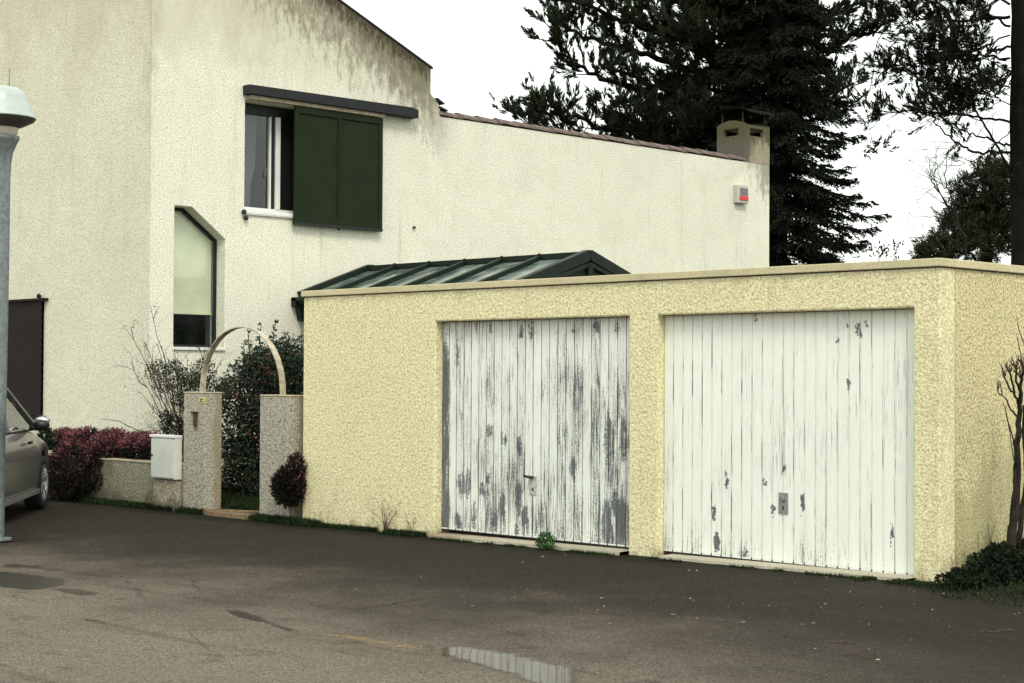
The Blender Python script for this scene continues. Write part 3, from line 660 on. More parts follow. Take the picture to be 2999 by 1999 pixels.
def lock(u, v0, v1, d, mat, handle):
    c = at(u, (v0+v1)/2, 'Y', YD); h = at(u, v0, 'Y', YD)[2]-at(u, v1, 'Y', YD)[2]; x, z = c[0], c[2]
    g = G().box((x-.045, YD-.008, z-h/2), (x+.045, YD-.0005, z+h/2)); lk = build('lock_plate', g, mat, d, bevel=.002)
    g = G().box((x-.006, YD-.011, z-h*.3), (x+.006, YD-.0085, z-h*.12)); build('keyhole', g, M['black'], lk)
    g = G()
    if handle:
        g.lathe([(.001, -.05), (.014, -.048), (.014, 0)], (x, YD-.009, z+h*.42), 10, 'Y'); g.bar((x-.075, YD-.05, z+h*.42+.01), (x+.01, YD-.05, z+h*.42), .018, .022)
    else: g.lathe([(.001, -.02), (.02, -.018), (.024, -.004), (.024, 0)], (x, YD-.009, z+h*.2), 12, 'Y')
    build('handle', g, M['rust'] if handle else M['alarmgrey'], lk)
lock(1225, 1092, 1136, d1, plain('worn_lock', (.42, .42, .38), .5, var=.4, sc=40), True)
lock(1800, 1131, 1180, d2, plain('steel_lock', (.30, .29, .27), .4, metal=.5, var=.3, sc=40), False)
def sill(x0, x1, w0, w1, z):
    g = G(); n = 22; top_, bot = [], []
    for i in range(n+1):
        x = x0+(x1-x0)*i/n; y = YG-w0-(w1-w0)*i/n+rng.uniform(-.018, .018)
        top_.append((x, y+.012, gz(x)+z)); bot.append((x, y, gz(x)-.05))
    V = top_+bot+[(x0, YG+.2, gz(x0)+z+.012), (x1, YG+.2, gz(x1)+z+.012)]
    f = [(i, i+1, n+1+i+1, n+1+i) for i in range(n)]+[tuple(range(n, -1, -1))+(2*n+2, 2*n+3)]
    return g.add(V, f)
build('door_sill', sill(da+.03, db+.0, .10, .13, .028), M['concrete'], A)
build('door_sill', sill(dc+.1, de+.02, .10, .13, .022), M['concrete'], A)

# ------------------------------------------------------------------ gate pillars, arch, low wall, meter box
def pillar(x0, x1, y0, y1, z, label):
    o = thing('gate_pillar', label, 'pillar', ((x0+x1)/2, (y0+y1)/2, -.1), 'pillars either side of the garden gate')
    build('shaft', G().box((x0, y0, -.3), (x1, y1, z-.018)), M['pillar'], o, bevel=.012)
    build('cap', G().box((x0-.004, y0-.004, z-.0175), (x1+.004, y1+.004, z)), M['wallcap'], o, bevel=.006)
    return o
pillar(-16.59, -16.165, YG, 11.26, 1.279, 'speckled grey gate pillar with yellow plate and rust stain')
pillar(-15.125, -14.59, YG, 11.24, 1.262, 'plain speckled grey gate pillar next to the garage wall')
nb = thing('number_plate', 'small yellow plate at the top of the left gate pillar', 'plate', (-16.25, YG, 1.18))
c = at(497, 920, 'Y', YG); c = (-16.215, YG, c[2])
build('plate', G().box((c[0]-.045, YG-.008, c[2]-.032), (c[0]+.045, YG-.001, c[2]+.032)), M['brass'], nb)
g = G()
for dz in (.014, -.012): g.box((c[0]-.03, YG-.011, c[2]+dz-.005), (c[0]+.03, YG-.0085, c[2]+dz+.005))
g.box((c[0]-.032, YG-.0105, c[2]-.015), (c[0]-.022, YG-.0085, c[2]+.018)); build('lettering', g, M['black'], nb)
c = at(449, 965, 'Y', YG)
rb = thing('bell_bracket', 'rusty bracket with a brown stain on the left pillar', 'bracket', (c[0], YG, c[2]))
g = G().box((c[0]-.07, YG-.03, c[2]+.085), (c[0]+.06, YG-.001, c[2]+.10)); g.box((c[0]-.015, YG-.025, c[2]-.06), (c[0]+.035, YG-.001, c[2]+.084)); build('bracket_body', g, M['rust'], rb, bevel=.003)
g = G().slab([[(c[0]-.05, c[2]+.08), (c[0]+.055, c[2]+.08), (c[0]+.05, c[2]-.10), (c[0]+.01, c[2]-.13), (c[0]-.02, c[2]-.11)]], lambda a, b, t: (a, YG-t, b), .0005, .003)
build('rust_stain', g, plain('rust_stain', (.22, .14, .10), .95, var=.5, sc=35), rb)
g = G(); cx, r_ = (-16.36-14.86)/2, (16.36-14.86)/2; n = 36; V = []
for i in range(n+1):
    a = math.pi*i/n; x = cx-r_*math.cos(a); z = 1.262+.735*math.sin(a)**.93 if 0 < i < n else 1.262
    ww = .036; nx, nz = -math.cos(a), math.sin(a)
    for s_, t_ in ((-ww, 0), (ww, 0), (ww, .012), (-ww, .012)): V.append((x+nx*t_, 11.13+s_, z+nz*t_))
g.add(V, [(i*4+j, i*4+(j+1) % 4, i*4+4+(j+1) % 4, i*4+4+j) for i in range(n) for j in range(4)])
tag(build('gate_arch', g, M['arch'], None, loc=(cx, 11.13, 1.262)), 'weathered flat metal hoop arching between the two gate pillars', 'arch')
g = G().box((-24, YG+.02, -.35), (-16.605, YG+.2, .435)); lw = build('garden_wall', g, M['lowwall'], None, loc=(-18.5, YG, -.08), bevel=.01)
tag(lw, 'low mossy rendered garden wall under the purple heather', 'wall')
build('wall_cap', G().box((-24, YG+.012, .4352), (-16.608, YG+.21, .452)), M['wallcap'], lw)
mb = thing('meter_box', 'pale grey meter box on a short rendered footing by the left pillar', 'meter box', (-16.86, YG-.1, .25))
build('cabinet', G().box((-17.13, YG-.08, .27), (-16.64, YG+.018, .76)), M['box'], mb, bevel=.006)
build('door', G().box((-17.115, YG-.092, .285), (-16.655, YG-.0805, .735)), M['box'], mb, bevel=.004)
build('lid', G().box((-17.14, YG-.10, .748), (-16.635, YG+.019, .778)), M['white'], mb, bevel=.004)
build('lock', G().lathe([(.001, -.01), (.013, -.008), (.013, 0)], (-17.085, YG-.093, .54), 10, 'Y'), M['black'], mb)
build('plinth', G().box((-17.11, YG-.055, -.3), (-16.66, YG+.019, .262)), render_mat('plinth_render', (.50, .46, .37), 26, .02, .9, spkth=.5, dirt=.5, streak=.3, stains_shadows=[((0, 0, -1, .2), .35, (.08, .08, .05), .8, 8.)]), mb)
# gate threshold
ds = thing('doorstep', 'low worn step with pale edging between the gate pillars', 'step', (-15.6, 11.1, -.08))
build('slab', G().box((-16.14, 10.98, -.2), (-15.15, 11.35, -.052)), plain('step_stone', (.14, .11, .07), .9, var=.3, sc=20), ds)
build('edging', G().box((-16.0, 10.955, -.2), (-15.14, 10.978, -.047)).bar((-16.13, 11.0, -.045), (-15.15, 11.36, -.03), .03, .02), plain('step_edging', (.22, .15, .08), .9, var=.3, sc=20), ds)
# alarm
al = thing('alarm_box', 'white alarm siren box with red strip high on the wall near the chimney', 'alarm', (XH+.05, 24.35, 4.75))
build('case', G().box((XH+.002, 24.19, 4.60), (XH+.10, 24.50, 4.93)), M['alarm'], al, bevel=.015)
build('grille', G().box((XH+.101, 24.25, 4.74), (XH+.108, 24.47, 4.87)), M['alarmgrey'], al)
build('red_strip', G().box((XH+.101, 24.235, 4.655), (XH+.115, 24.48, 4.725)), M['red'], al, bevel=.003)

# ------------------------------------------------------------------ street lamp
lz = 15.94; q = at(-6, 1240, 'Z', -.08); LX, LY = q[0], q[1]
T = thing('street_lamp', 'galvanised street lamp with pale domed hood beside the parked car', 'street lamp', (LX, LY, -.08))
build('post', G().lathe([(.062, 0), (.062, 1.0), (.064, 1.003), (.068, 1.2), (.078, 2.6), (.080, 3.35), (.086, 3.5), (.10, 3.60), (.135, 3.69), (.158, 3.73), (.162, 3.76), (.0, 3.77)], (LX, LY, -.06), 28), M['steel'], T, smooth=True)
build('base_plate', G().lathe([(.001, .02), (.13, .02), (.13, 0)], (LX, LY, -.08), 20), M['steel'], T)
build('hood', G().lathe([(.001, 4.17), (.08, 4.168), (.16, 4.15), (.20, 4.12), (.228, 4.06), (.252, 3.985), (.257, 3.98), (.275, 3.93), (.302, 3.885), (.310, 3.87), (.295, 3.868)], (LX, LY, 0), 36), M['lampwhite'], T, smooth=True)
build('reflector', G().lathe([(.308, 3.872), (.29, 3.845), (.2, 3.80), (.15, 3.78)], (LX, LY, 0), 36), M['lampdark'], T, smooth=True)
build('lens', G().lathe([(.15, 3.785), (.14, 3.72), (.1, 3.69), (.001, 3.68)], (LX, LY, 0), 24), M['lampglass'], T, smooth=True)
build('finial', G().tube([(LX+.09, LY+.02, 4.16), (LX+.09, LY+.02, 4.33)], .005, 5), M['steel'], T)

# ------------------------------------------------------------------ parked car
def make_car():
    wheel = np.array([-17.93, 10.02]); ang = math.atan2(.656, -.755); ang += R(1.0)
    dv = np.array([math.cos(ang), math.sin(ang)]); nr = np.array([dv[1], -dv[0]])     # right side normal
    if nr@np.array([1, -1])< -9: nr = -nr
    HWID = .87; gz0 = -.085
    def W(x, y, z): p = wheel+dv*x+nr*(y-HWID+.02); return (p[0], p[1], gz0+z)     # x forward of the front axle, y to the right
    c0 = W(-1.3, 0, 0)
    T = thing('parked_car', 'dark grey beige car parked nose in beside the street lamp', 'car', c0)
    xs = np.arange(-3.55, .881, .055)
    L = []
    for x in xs:
        t = x
        hood = np.interp(t, [-3.55, -3.4, -2.9, -.95, -.2, .45, .75, .88], [.70, .90, .98, .97, .88, .78, .68, .45])
        wid = np.interp(t, [-3.55, -3.3, -2.6, -.3, .3, .65, .88], [.70, .80, .87, .87, .84, .76, .55])
        arch = .22
        for xw in (0, -2.6):
            if abs(t-xw) < .36: arch = max(arch, .31+math.sqrt(.36**2-(t-xw)**2))
        zb_ = min(arch, hood-.08)
        zs = [zb_, zb_+(hood-zb_)*.25, zb_+(hood-zb_)*.55, hood-.05, hood-.01, hood+.02]
        ys = [wid*.97, wid, wid*.995, wid*.955, wid*.90, 0]
        L.append([W(x, s*y, z) for s, seq in ((1, 1),) for y, z in zip(ys, zs)]+[W(x, -y, z) for y, z in list(zip(ys, zs))[-2::-1]])
    m = len(L[0]); g = G(); g.add([p for r in L for p in r], [(i*m+j, i*m+j+1, (i+1)*m+j+1, (i+1)*m+j) for i in range(len(L)-1) for j in range(m-1)]+[tuple(range(m))[::-1], tuple((len(L)-1)*m+j for j in range(m))])
    build('body', g, M['car'], T, smooth=True)
    # greenhouse
    prof = [(-3.45, .93), (-2.75, 1.38), (-2.3, 1.46), (-1.5, 1.46), (-1.15, 1.38), (-.28, .93)]
    g = G(); V = []
    for s in (1, -1):
        for x, z in prof: V.append(W(x, s*(.80-(z-.93)*.36), z))
    n = len(prof); g.add(V, [tuple(range(n)), tuple(range(2*n-1, n-1, -1)), (0, 1, n+1, n), (4, 5, n+5, n+4)])
    build('window', g, M['carglass'], T)
    g = G(); g.add([W(x, s*(.80-(z-.93)*.36), z+.012) for s in (1, -1) for x, z in prof[1:5]], [(0, 1, 5, 4), (1, 2, 6, 5), (2, 3, 7, 6)])
    for s in (1, -1):
        f_ = lambda x, z: W(x, s*(.812-(z-.93)*.36), z)
        g.tube([f_(-.26, .93), f_(-1.15, 1.385), f_(-1.5, 1.465), f_(-2.3, 1.465), f_(-2.75, 1.385), f_(-3.45, .93)], .028, 6)
        g.tube([f_(-1.75, .93), f_(-1.8, 1.46)], .03, 6)
    build('roof', g, M['car'], T)
    g = G().box((0, 0, 0), (1, 1, 1)); g.v[0] = np.array([W(-3.4+2.9*p[0], (p[1]-.5)*1.4, .3+.5*p[2]) for p in g.v[0]]); build('interior', g, M['carblack'], T)
    for s, nm in ((1, 'mirror'), (-1, 'mirror')):
        g = G(); g.lathe([(.001, -.07), (.06, -.065), (.085, 0), (.07, .06), (.001, .075)], (0, 0, 0), 12)
        g.v[0] = np.array([W(-.72+p[2]*.9, s*(.95+p[0]*1.1), .985+p[1]*.8) for p in g.v[0]])
        g.tube([W(-.72, s*.82, .95), W(-.72, s*.93, .96)], .025, 6)
        mi = build('mirror', g, M['carblack'], T, smooth=True)
        g = G().lathe([(.001, -.05), (.05, -.045), (.07, 0), (.05, .05), (.001, .06)], (0, 0, 0), 12)
        g.v[0] = np.array([W(-.69+p[2]*.8, s*(.955+p[0]*1.2), 1.035+p[1]*.7) for p in g.v[0]]); build('mirror_cap', g, M['rim'], mi, smooth=True)
    for xw in (0, -2.6):
        for s in (1, -1):
            def ring(prof, k=28):
                g = G(); V = []
                for r, y in prof:
                    for j in range(k): a = 2*math.pi*j/k; V.append(W(xw+r*math.cos(a), s*(HWID-.02+y), .31+r*math.sin(a)))
                return g.add(V, [(i*k+j, i*k+(j+1) % k, (i+1)*k+(j+1) % k, (i+1)*k+j) for i in range(len(prof)-1) for j in range(k)])
            wh = build('wheel', ring([(.205, -.17), (.29, -.19), (.31, -.15), (.31, -.03), (.295, .0), (.215, .005), (.21, -.03)]), M['rubber'], T, smooth=True)
            g = ring([(.212, .004), (.19, -.012), (.185, -.05)]); g2 = ring([(.001, -.012), (.05, -.010), (.055, -.03)], 12)
            g.add(np.concatenate(g2.v), g2.f[0])
            for j in range(5):
                a = 2*math.pi*j/5+.3; c_, s__ = math.cos(a), math.sin(a)
                g.bar(W(xw+.03*c_, s*(HWID-.035), .31+.03*s__), W(xw+.2*c_, s*(HWID-.03), .31+.2*s__), .05, .02, (nr[0], nr[1], 0))
            build('rim', g, M['rim'], wh)
            build('hub', ring([(.19, -.06), (.001, -.06)], 20), M['carblack'], wh)
    for s in (1, -1):
        g = G().lathe([(.001, -.05), (.05, -.04), (.07, 0), (.05, .05), (.001, .06)], (0, 0, 0), 12)
        g.v[0] = np.array([W(.58+p[0]*1.8, s*(.72)+p[1]*.8, .64+p[2]*1.1) for p in g.v[0]]); build('headlight', g, M['lamp_clear'], T, smooth=True)
        g = G().bar(W(-1.1, s*.885, .80), W(-.9, s*.885, .80), .02, .03); build('door_handle', g, M['carblack'], T)
        g = G().bar(W(-2.2, s*.872, .215), W(-.4, s*.872, .235), .02, .05); build('door_sill', g, M['rim'], T)
        g = G().bar(W(-2.8, s*.82, .93), W(-.35, s*.82, .93), .03, .02); build('belt_trim', g, M['carblack'], T)
    g = G().box((0, 0, 0), (1, 1, 1)); g.v[0] = np.array([W(.70+.2*p[0], (p[1]-.5)*1.3, .2+.25*p[2]) for p in g.v[0]]); build('bumper', g, M['carblack'], T, bevel=.03)
make_car()

# ------------------------------------------------------------------ woody plants
def branches(g, tips, p, d, L, r, lvl, spread=.6, up=.1, kids=3, wob=.12):
    m = 5; P = [np.array(p, float)]; d = nrm(d)
    for i in range(m):
        d = nrm(d+rng.normal(size=3)*wob+np.array([0, 0, up*.25])); P.append(P[-1]+d*L/m)
    P = np.array(P); g.tube(P, np.linspace(r, r*.45, m+1), 5 if r > .01 else 3, False)
    tips.append((P[-1], d))
    if lvl > 0:
        for k in range(kids):
            i = rng.integers(1, m+1) if k else m
            branches(g, tips, P[i], nrm(d+rvec(1)[0]*spread+np.array([0, 0, up])), L*rng.uniform(.5, .8), r*.55, lvl-1, spread, up, kids, wob)

# bare rose bush in front of the house corner
rb_ = at(425, 1010, 'Y', 11.75); base = np.array([rb_[0], 11.75, .28])
T = thing('rose_bush', 'sprawling bare rose bush with sparse leaves at the house corner', 'shrub', base)
g, tips = G(), []
gls = [(300, 750), (345, 700), (320, 800), (300, 830), (330, 780), (360, 790), (400, 800), (440, 830), (500, 840), (470, 800), (540, 880), (335, 860), (350, 930), (420, 850), (455, 870), (380, 860), (400, 830), (430, 820), (480, 860), (360, 830)]
for u, v in gls:
    y = 11.75+rng.uniform(-.25, .25); e = at(u, v, 'Y', y); b = base+np.array([rng.uniform(-.08, .08), rng.uniform(-.05, .05), 0])
    mid = b*.5+e*.5+np.array([0, 0, .12]); q = b*.75+e*.25+np.array([.04, 0, .12]); P = spline([b, q, mid, e], 5, .012)
    g.tube(P, np.linspace(.011, .004, len(P)), 4, False)
    for k in range(9):
        i = rng.integers(5, len(P)); t_ = nrm(P[min(i+1, len(P)-1)]-P[i-1])
        branches(g, tips, P[i-1], t_+rvec(1)[0]*.7, rng.uniform(.10, .32), .0042, 1, .8, .15, 2)
    tips.append((P[-1], P[-1]-P[-2]))
build('stems', g, M['twig'], T)
g = G(); tp = np.array([t[0] for t in tips]); k = 2
idx = rng.integers(0, len(tp), 420); blades(g, tp[idx]+rng.normal(size=(420, 3))*.02, rvec(420), rng.uniform(.02, .045, 420), rng.uniform(.012, .022, 420), .1)
cl = np.array([at(u, v, 'Y', 11.75) for u, v in [(430, 870), (400, 850), (380, 880), (460, 880), (420, 920), (360, 850)]])
cl = np.vstack([cl, [at(u, v, 'Y', 11.6) for u, v in [(450, 880), (490, 885), (470, 850), (420, 890), (520, 890)]]])
for c in cl: leaves_in(g, 330, c, (.17, .12, .13), .034, up=.3)
build('leaves', g, M['rose'], T)

# red flowering evergreen behind the pillars
c = at(625, 950, 'Y', 12.7)
T = thing('flowering_shrub', 'dense dark evergreen shrub dotted with small red flowers behind the arch', 'shrub', (c[0], 12.7, 0))
g = G(); gf = G()
for u, v, ru, rv, n in [(640, 850, 55, 60, 2600), (600, 900, 75, 90, 3200), (665, 920, 60, 110, 3000), (560, 960, 55, 100, 2400), (610, 1020, 90, 110, 4200), (560, 1080, 60, 80, 2400), (640, 1130, 70, 80, 2400), (690, 830, 40, 55, 1500), (560, 1130, 50, 60, 1400)]:
    c = at(u, v, 'Y', 12.75); s_ = 22*.00031*.82; leaves_in(g, n, c, (ru*s_, .55, rv*s_), .055, .25, .1, .42, 0)
    q = rvec(int(n/42))*.98; P = c+q*np.array((ru*s_, .55, rv*s_)); P = P[P[:, 1] < 12.8]; 
    P = np.repeat(P, 4, 0)+rng.normal(size=(len(P)*4, 3))*.012; blades(gf, P, rvec(len(P)), .026, .016, .1)
for u, v in [(570, 765), (600, 745), (633, 742), (655, 765), (585, 800), (620, 780), (680, 800), (560, 790)]:
    p0 = at(u+10, v+90, 'Y', 12.7); p1 = at(u, v, 'Y', 12.65); P = spline([p0, (p0+p1)/2+rng.normal(size=3)*.02, p1], 5)
    g.tube(P, .006, 3, False)
    for t_ in np.linspace(.35, 1, 7): 
        i = int(t_*(len(P)-1)); n = 5; blades(g, np.repeat(P[i:i+1], n, 0), rvec(n)+np.array([0, 0, .35]), rng.uniform(.05, .08, n), .022, .15)
build('leaves', g, M['bush'], T); build('flowers', gf, M['redflower'], T)
g = G(); tips = []
for k in range(7): branches(g, tips, (T.location[0]+rng.uniform(-.2, .2), 12.8, -.05), (rng.normal()*.3, rng.normal()*.2, 1), .9, .02, 2)
build('stems', g, M['twig'], T)

# heather
def heather(name, label, blobs, loc, dens=1., pink=.5):
    T = thing(name, label, 'heather', loc)
    g, gp = G(), G()
    for c, r, n, *pk in blobs:
        n = int(n*dens); q = rvec(n)*(.35+.65*rng.random((n, 1))**.5); P = np.array(c)+q*np.array(r)
        d = q*.9+rvec(n)*.45+np.array([0, 0, .5])
        up = (q[:, 2] > -.25) & (rng.random(n) < (pk[0] if pk else pink))
        tufts(g, P[~up], d[~up], .05, 6, .035, .012, .6); tufts(gp, P[up], d[up], .05, 6, .030, .012, .55)
        tufts(g, P[up]-nrm(d[up])*.03, d[up], .03, 3, .03, .012, .6)
    build('foliage', g, M['heather'], T); build('flowers', gp, M['heatherpink'], T)
    return T
bl_ = []
for u, v, ru, rv, y, n in [(150, 1015, 50, 28, 11.25, 800), (200, 1018, 60, 33, 11.3, 1000), (260, 1022, 60, 34, 11.3, 1000), (320, 1026, 50, 30, 11.3, 900), (350, 1025, 22, 28, 11.25, 300), (170, 1055, 55, 40, 11.05, 1000), (225, 1040, 50, 24, 11.12, 700), (140, 1090, 45, 45, 10.98, 800), (175, 1100, 45, 45, 10.95, 600), (205, 1085, 35, 40, 10.98, 500), (150, 1130, 45, 30, 10.93, 500)]:
    c = at(u, v, 'Y', y); s_ = .0052; bl_.append((c, (ru*s_*1.25, .20, rv*s_), n, .75 if v < 1035 else (.4 if v < 1070 else .10)))  # lowest blobs of dark foliage stand in for shadow on the wall
heather('heather_hedge', 'purple red heather hedge spilling over the low garden wall', bl_, (-18.8, 11.2, .4), 1.6, .8)
c1 = at(663, 1118, 'Y', 10.93); c2 = at(680, 1075, 'Y', 10.95)
heather('heather_ball', 'round brownish heather clump hanging low on the pillar beside the garage', [(c1, (.19, .13, .19), 1500), (c2, (.08, .07, .13), 250)], (-14.5, 10.93, .3), 1.2, .13)

# small plants
def leafy(name, label, cat, c, r, n, size, mat, group=None, zmin=None, stalks=0):
    o = G(); leaves_in(o, n, c, r, size, .1, .6, .4, zmin)
    for k in range(stalks):
        e = np.array(c)+rvec(1)[0]*np.array(r); o.tube([(c[0], c[1], c[2]-r[2]), e], .004, 3, False)
    return tag(build(name, o, mat, None, loc=(c[0], c[1], c[2]-r[2])), label, cat, group)
c = at(105, 1008, 'Y', 10.95); leafy('leafy_shrub', 'small dark green shrub between the car mirror and the heather', 'shrub', c, (.13, .1, .12), 260, .07, M['bush'], stalks=5)
c = at(382, 972, 'Y', 11.5); leafy('small_shrub', 'dark small leaved shoot above the meter box', 'shrub', c, (.09, .08, .16), 200, .05, M['bush'], stalks=4)
c = at(400, 985, 'Y', 11.6); leafy('reddish_plant', 'reddish brown plant behind the left gate pillar', 'plant', c, (.2, .1, .16), 300, .04, M['heather'], stalks=6)
c = at(1253, 1250, 'Y', 10.86); leafy('weed', 'bright green weed growing at the sill of the worn door', 'weed', (c[0], 10.86, gz(c[0])+.06), (.10, .07, .075), 320, .035, M['weed'], stalks=8)
g = G(); p0 = at(352, 1003, 'Y', 11.3); p1 = at(300, 980, 'Y', 11.25); p2 = at(270, 966, 'Y', 11.2); p3 = at(232, 962, 'Y', 11.2)
g.tube(spline([p0, p1, p2, p3], 5, .006), np.linspace(.007, .003, 16), 4)
tag(build('bare_twig', g, M['twig'], None, loc=tuple(p0)), 'single bare twig rising out of the heather', 'twig')
for k, (u, v, n_, lab) in enumerate([(885, 1222, 9, 'dry reddish weed stalks against the garage wall left of the worn door'), (955, 1225, 2, 'short dry stalk at the foot of the garage wall nearest the worn door')]):
    c = at(u, v, 'Y', 10.98); g = G(); tips = []
    for i in range(n_): branches(g, tips, (c[0]+rng.uniform(-.04, .04), 10.98, gz(c[0])), (rng.normal()*.45, -.1, 1), rng.uniform(.18, .30) if n_ > 3 else .13, .004, 1, .5, .1, 3)
    P = np.array([t[0] for t in tips]); tufts(g, P, rvec(len(P))+[0, 0, .5], .01, 4, .014, .007)
    tag(build('dry_weed', g, M['drystalk'], None, loc=(c[0], 10.98, gz(c[0]))), lab, 'weed')

# grass strips along walls (too many blades to count)
def strip(g, x0, x1, y, wid, n, h, clump=1.):
    x = rng.uniform(x0, x1, n); keep = (np.sin(x*7.3)+np.sin(x*17.1+1)*.7+np.sin(x*3.1)*.6) > -.9*clump; x = x[keep]; m = len(x)
    yy = y-np.abs(rng.normal(size=m))*wid; z = np.array([gz(a) for a in x])-.002
    d = np.stack([rng.normal(size=m)*.45, rng.normal(size=m)*.45-.15, np.ones(m)], 1)
    blades(g, np.stack([x, yy, z], 1), d, rng.uniform(.4, 1.2, m)*h, .007, .1)
g = G(); strip(g, -18.6, -16.1, YG, .05, 7000, .075, 2); strip(g, -15.15, -14.0, YG-.01, .06, 3500, .09, 3); strip(g, -14.0, -12.3, YG-.01, .03, 4200, .055)
strip(g, -12.9, -12.3, YG-.05, .07, 1600, .05, 1); strip(g, -12.2, -9.8, YG-.14, .05, 1500, .03, .2); strip(g, -9.4, -6.8, YG-.16, .04, 1400, .03, .2); strip(g, -7.3, -6.6, YG-.12, .10, 1500, .035, 1)
n = 2600; P = np.stack([rng.uniform(-6.74, -4.9, n), rng.uniform(10.2, 12.6, n), np.full(n, -.02)], 1); P = P[(P[:, 0]+6.7)*.9 > (10.9-P[:, 1])*.9-.2]
blades(g, P, rng.normal(size=(len(P), 3))*.5+[0, 0, 1], rng.uniform(.03, .08, len(P)), .008, .1)
tag(build('verge_grass', g, M['grass']), 'short dark grass and moss along the foot of the walls', 'grass', kind='stuff')
g = G(); n = 26000; P = np.stack([rng.uniform(-18.4, -14.4, n), 11.3+rng.random(n)**1.5*4.5, np.full(n, -.05)], 1)
blades(g, P, rng.normal(size=(n, 3))*.4+[0, 0, 1], rng.uniform(.04, .12, n), .009, .1)
tag(build('lawn_grass', g, M['grass']), 'rough green grass seen through the gate', 'grass', kind='stuff')

# fallen leaves and grit
g = G(); n = 170; P = np.zeros((n, 3)); P[:, 0] = rng.uniform(-10.5, -5.2, n); P[:, 1] = 10.85-rng.random(n)**1.2*3.2; 
P[:110, 0] = rng.uniform(-7.8, -5.0, 110); P[:, 2] = [gz(a)+.007 for a in P[:, 0]]
d = rng.normal(size=(n, 3)); d[:, 2] *= .12; blades(g, P, d, rng.uniform(.012, .040, n), rng.uniform(.005, .014, n), .05)
tag(build('leaf_litter', g, M['litter']), 'scattered pale dead leaves and petals on the asphalt', 'leaf litter', kind='stuff')
for u0, v0, u1, v1, lab in [(2352-24, 1452, 2352-100, 1456, 'reddish curved twig lying near the right edge of the yard'), (1942, 1508, 1998, 1518, 'short red brown twig on the asphalt near the front'), (1925-35, 1490-12, 1925+40, 1490-10, 'thin twig on the asphalt below the sound door'), (195, 1416, 245, 1426, 'dark twig on the asphalt in the left foreground')]:
    p, q = at(u0, v0, 'Z', -.03), at(u1, v1, 'Z', -.03); p[2], q[2] = gz(p[0])+.006, gz(q[0])+.006
    g = G(); P = spline([p, (p+q)/2+np.array([rng.normal()*.02, rng.normal()*.02, .006]), q], 5, .004); g.tube(P, .0028, 4)
    tag(build('fallen_twig', g, M['drystalk'], None, loc=tuple(p)), lab, 'twig')

# pollarded sapling and ivy at the right edge
B = np.array([-6.42, 11.36, 0.]); px = lambda u, v, dx=0.: at(u, v, 'X', -6.42+dx)
T = thing('pollarded_sapling', 'leafless pollarded sapling against the garage side wall', 'tree', (B[0], B[1], -.02))
g = G()
for P, r0, r1 in [([(2318, 1290), (2328, 1200), (2336, 1120), (2338, 1020), (2340, 960), (2345, 900)], .034, .016), ([(2335, 1290), (2345, 1190), (2358, 1090), (2352, 1000), (2352, 930)], .024, .012),
                  ([(2310, 1280), (2322, 1200), (2330, 1120), (2332, 1060), (2342, 1000)], .018, .010), ([(2342, 930), (2330, 905), (2318, 890), (2308, 868)], .010, .006), ([(2340, 960), (2322, 940), (2310, 915), (2292, 900)], .008, .004),
                  ([(2333, 1030), (2322, 990), (2310, 945), (2304, 925)], .006, .003), ([(2345, 905), (2345, 880), (2350, 850)], .014, .010), ([(2344, 900), (2334, 875), (2334, 850)], .010, .008), ([(2330, 905), (2326, 880), (2320, 858)], .009, .007)]:
    Q = spline([px(u, v, rng.uniform(-.03, .03)) for u, v in P], 4, .003); g.tube(Q, np.linspace(r0, r1, len(Q)), 7)
build('trunk', g, M['bark'], T)
g = G(); tips = []
for u, v, n in [(2308, 868, 7), (2320, 858, 9), (2334, 850, 9), (2350, 850, 10), (2345, 870, 8), (2292, 900, 3)]:
    for k in range(n): branches(g, tips, px(u, v), (rng.normal()*.35, rng.normal()*.35, 1), rng.uniform(.03, .08), .006, 1, .5, .2, 2)
for P in ([(2350, 850), (2342, 800), (2334, 765)], [(2356, 800), (2342, 760), (2335, 725)], [(2302, 905), (2298, 885), (2294, 872)], [(2330, 1062), (2322, 1010), (2310, 940)]):
    Q = spline([px(*p) for p in P], 4, .002); g.tube(Q, np.linspace(.005, .002, len(Q)), 4)
build('twigs', g, M['twig'], T)
g = G()
for u, v, ru, rv, n in [(2330, 1300, 60, 45, 3200), (2270, 1315, 55, 38, 2400), (2225, 1328, 35, 20, 900), (2300, 1275, 25, 22, 700), (2262, 1290, 12, 18, 250), (2345, 1260, 30, 20, 700), (2190, 1332, 14, 10, 200)]:
    c = at(u, v, 'X', -6.45); s_ = .0034; leaves_in(g, n, c, (.14, ru*s_*1.5, rv*s_), .035, .2, .3, .6)
for k in range(8):
    y = 11.1+rng.random()*1.0; p = np.array([-6.735, y, 0]); P = [p, p+[0, rng.normal()*.03, .06], p+[0, rng.normal()*.05, rng.uniform(.1, .25)+.25*(y-11.1)]]; g.tube(spline(P, 3), .0022, 3, False)
tag(build('ivy_bush', g, M['ivy'], None, loc=(-6.45, 11.4, 0)), 'low dark ivy mound at the foot of the garage side wall', 'bush')

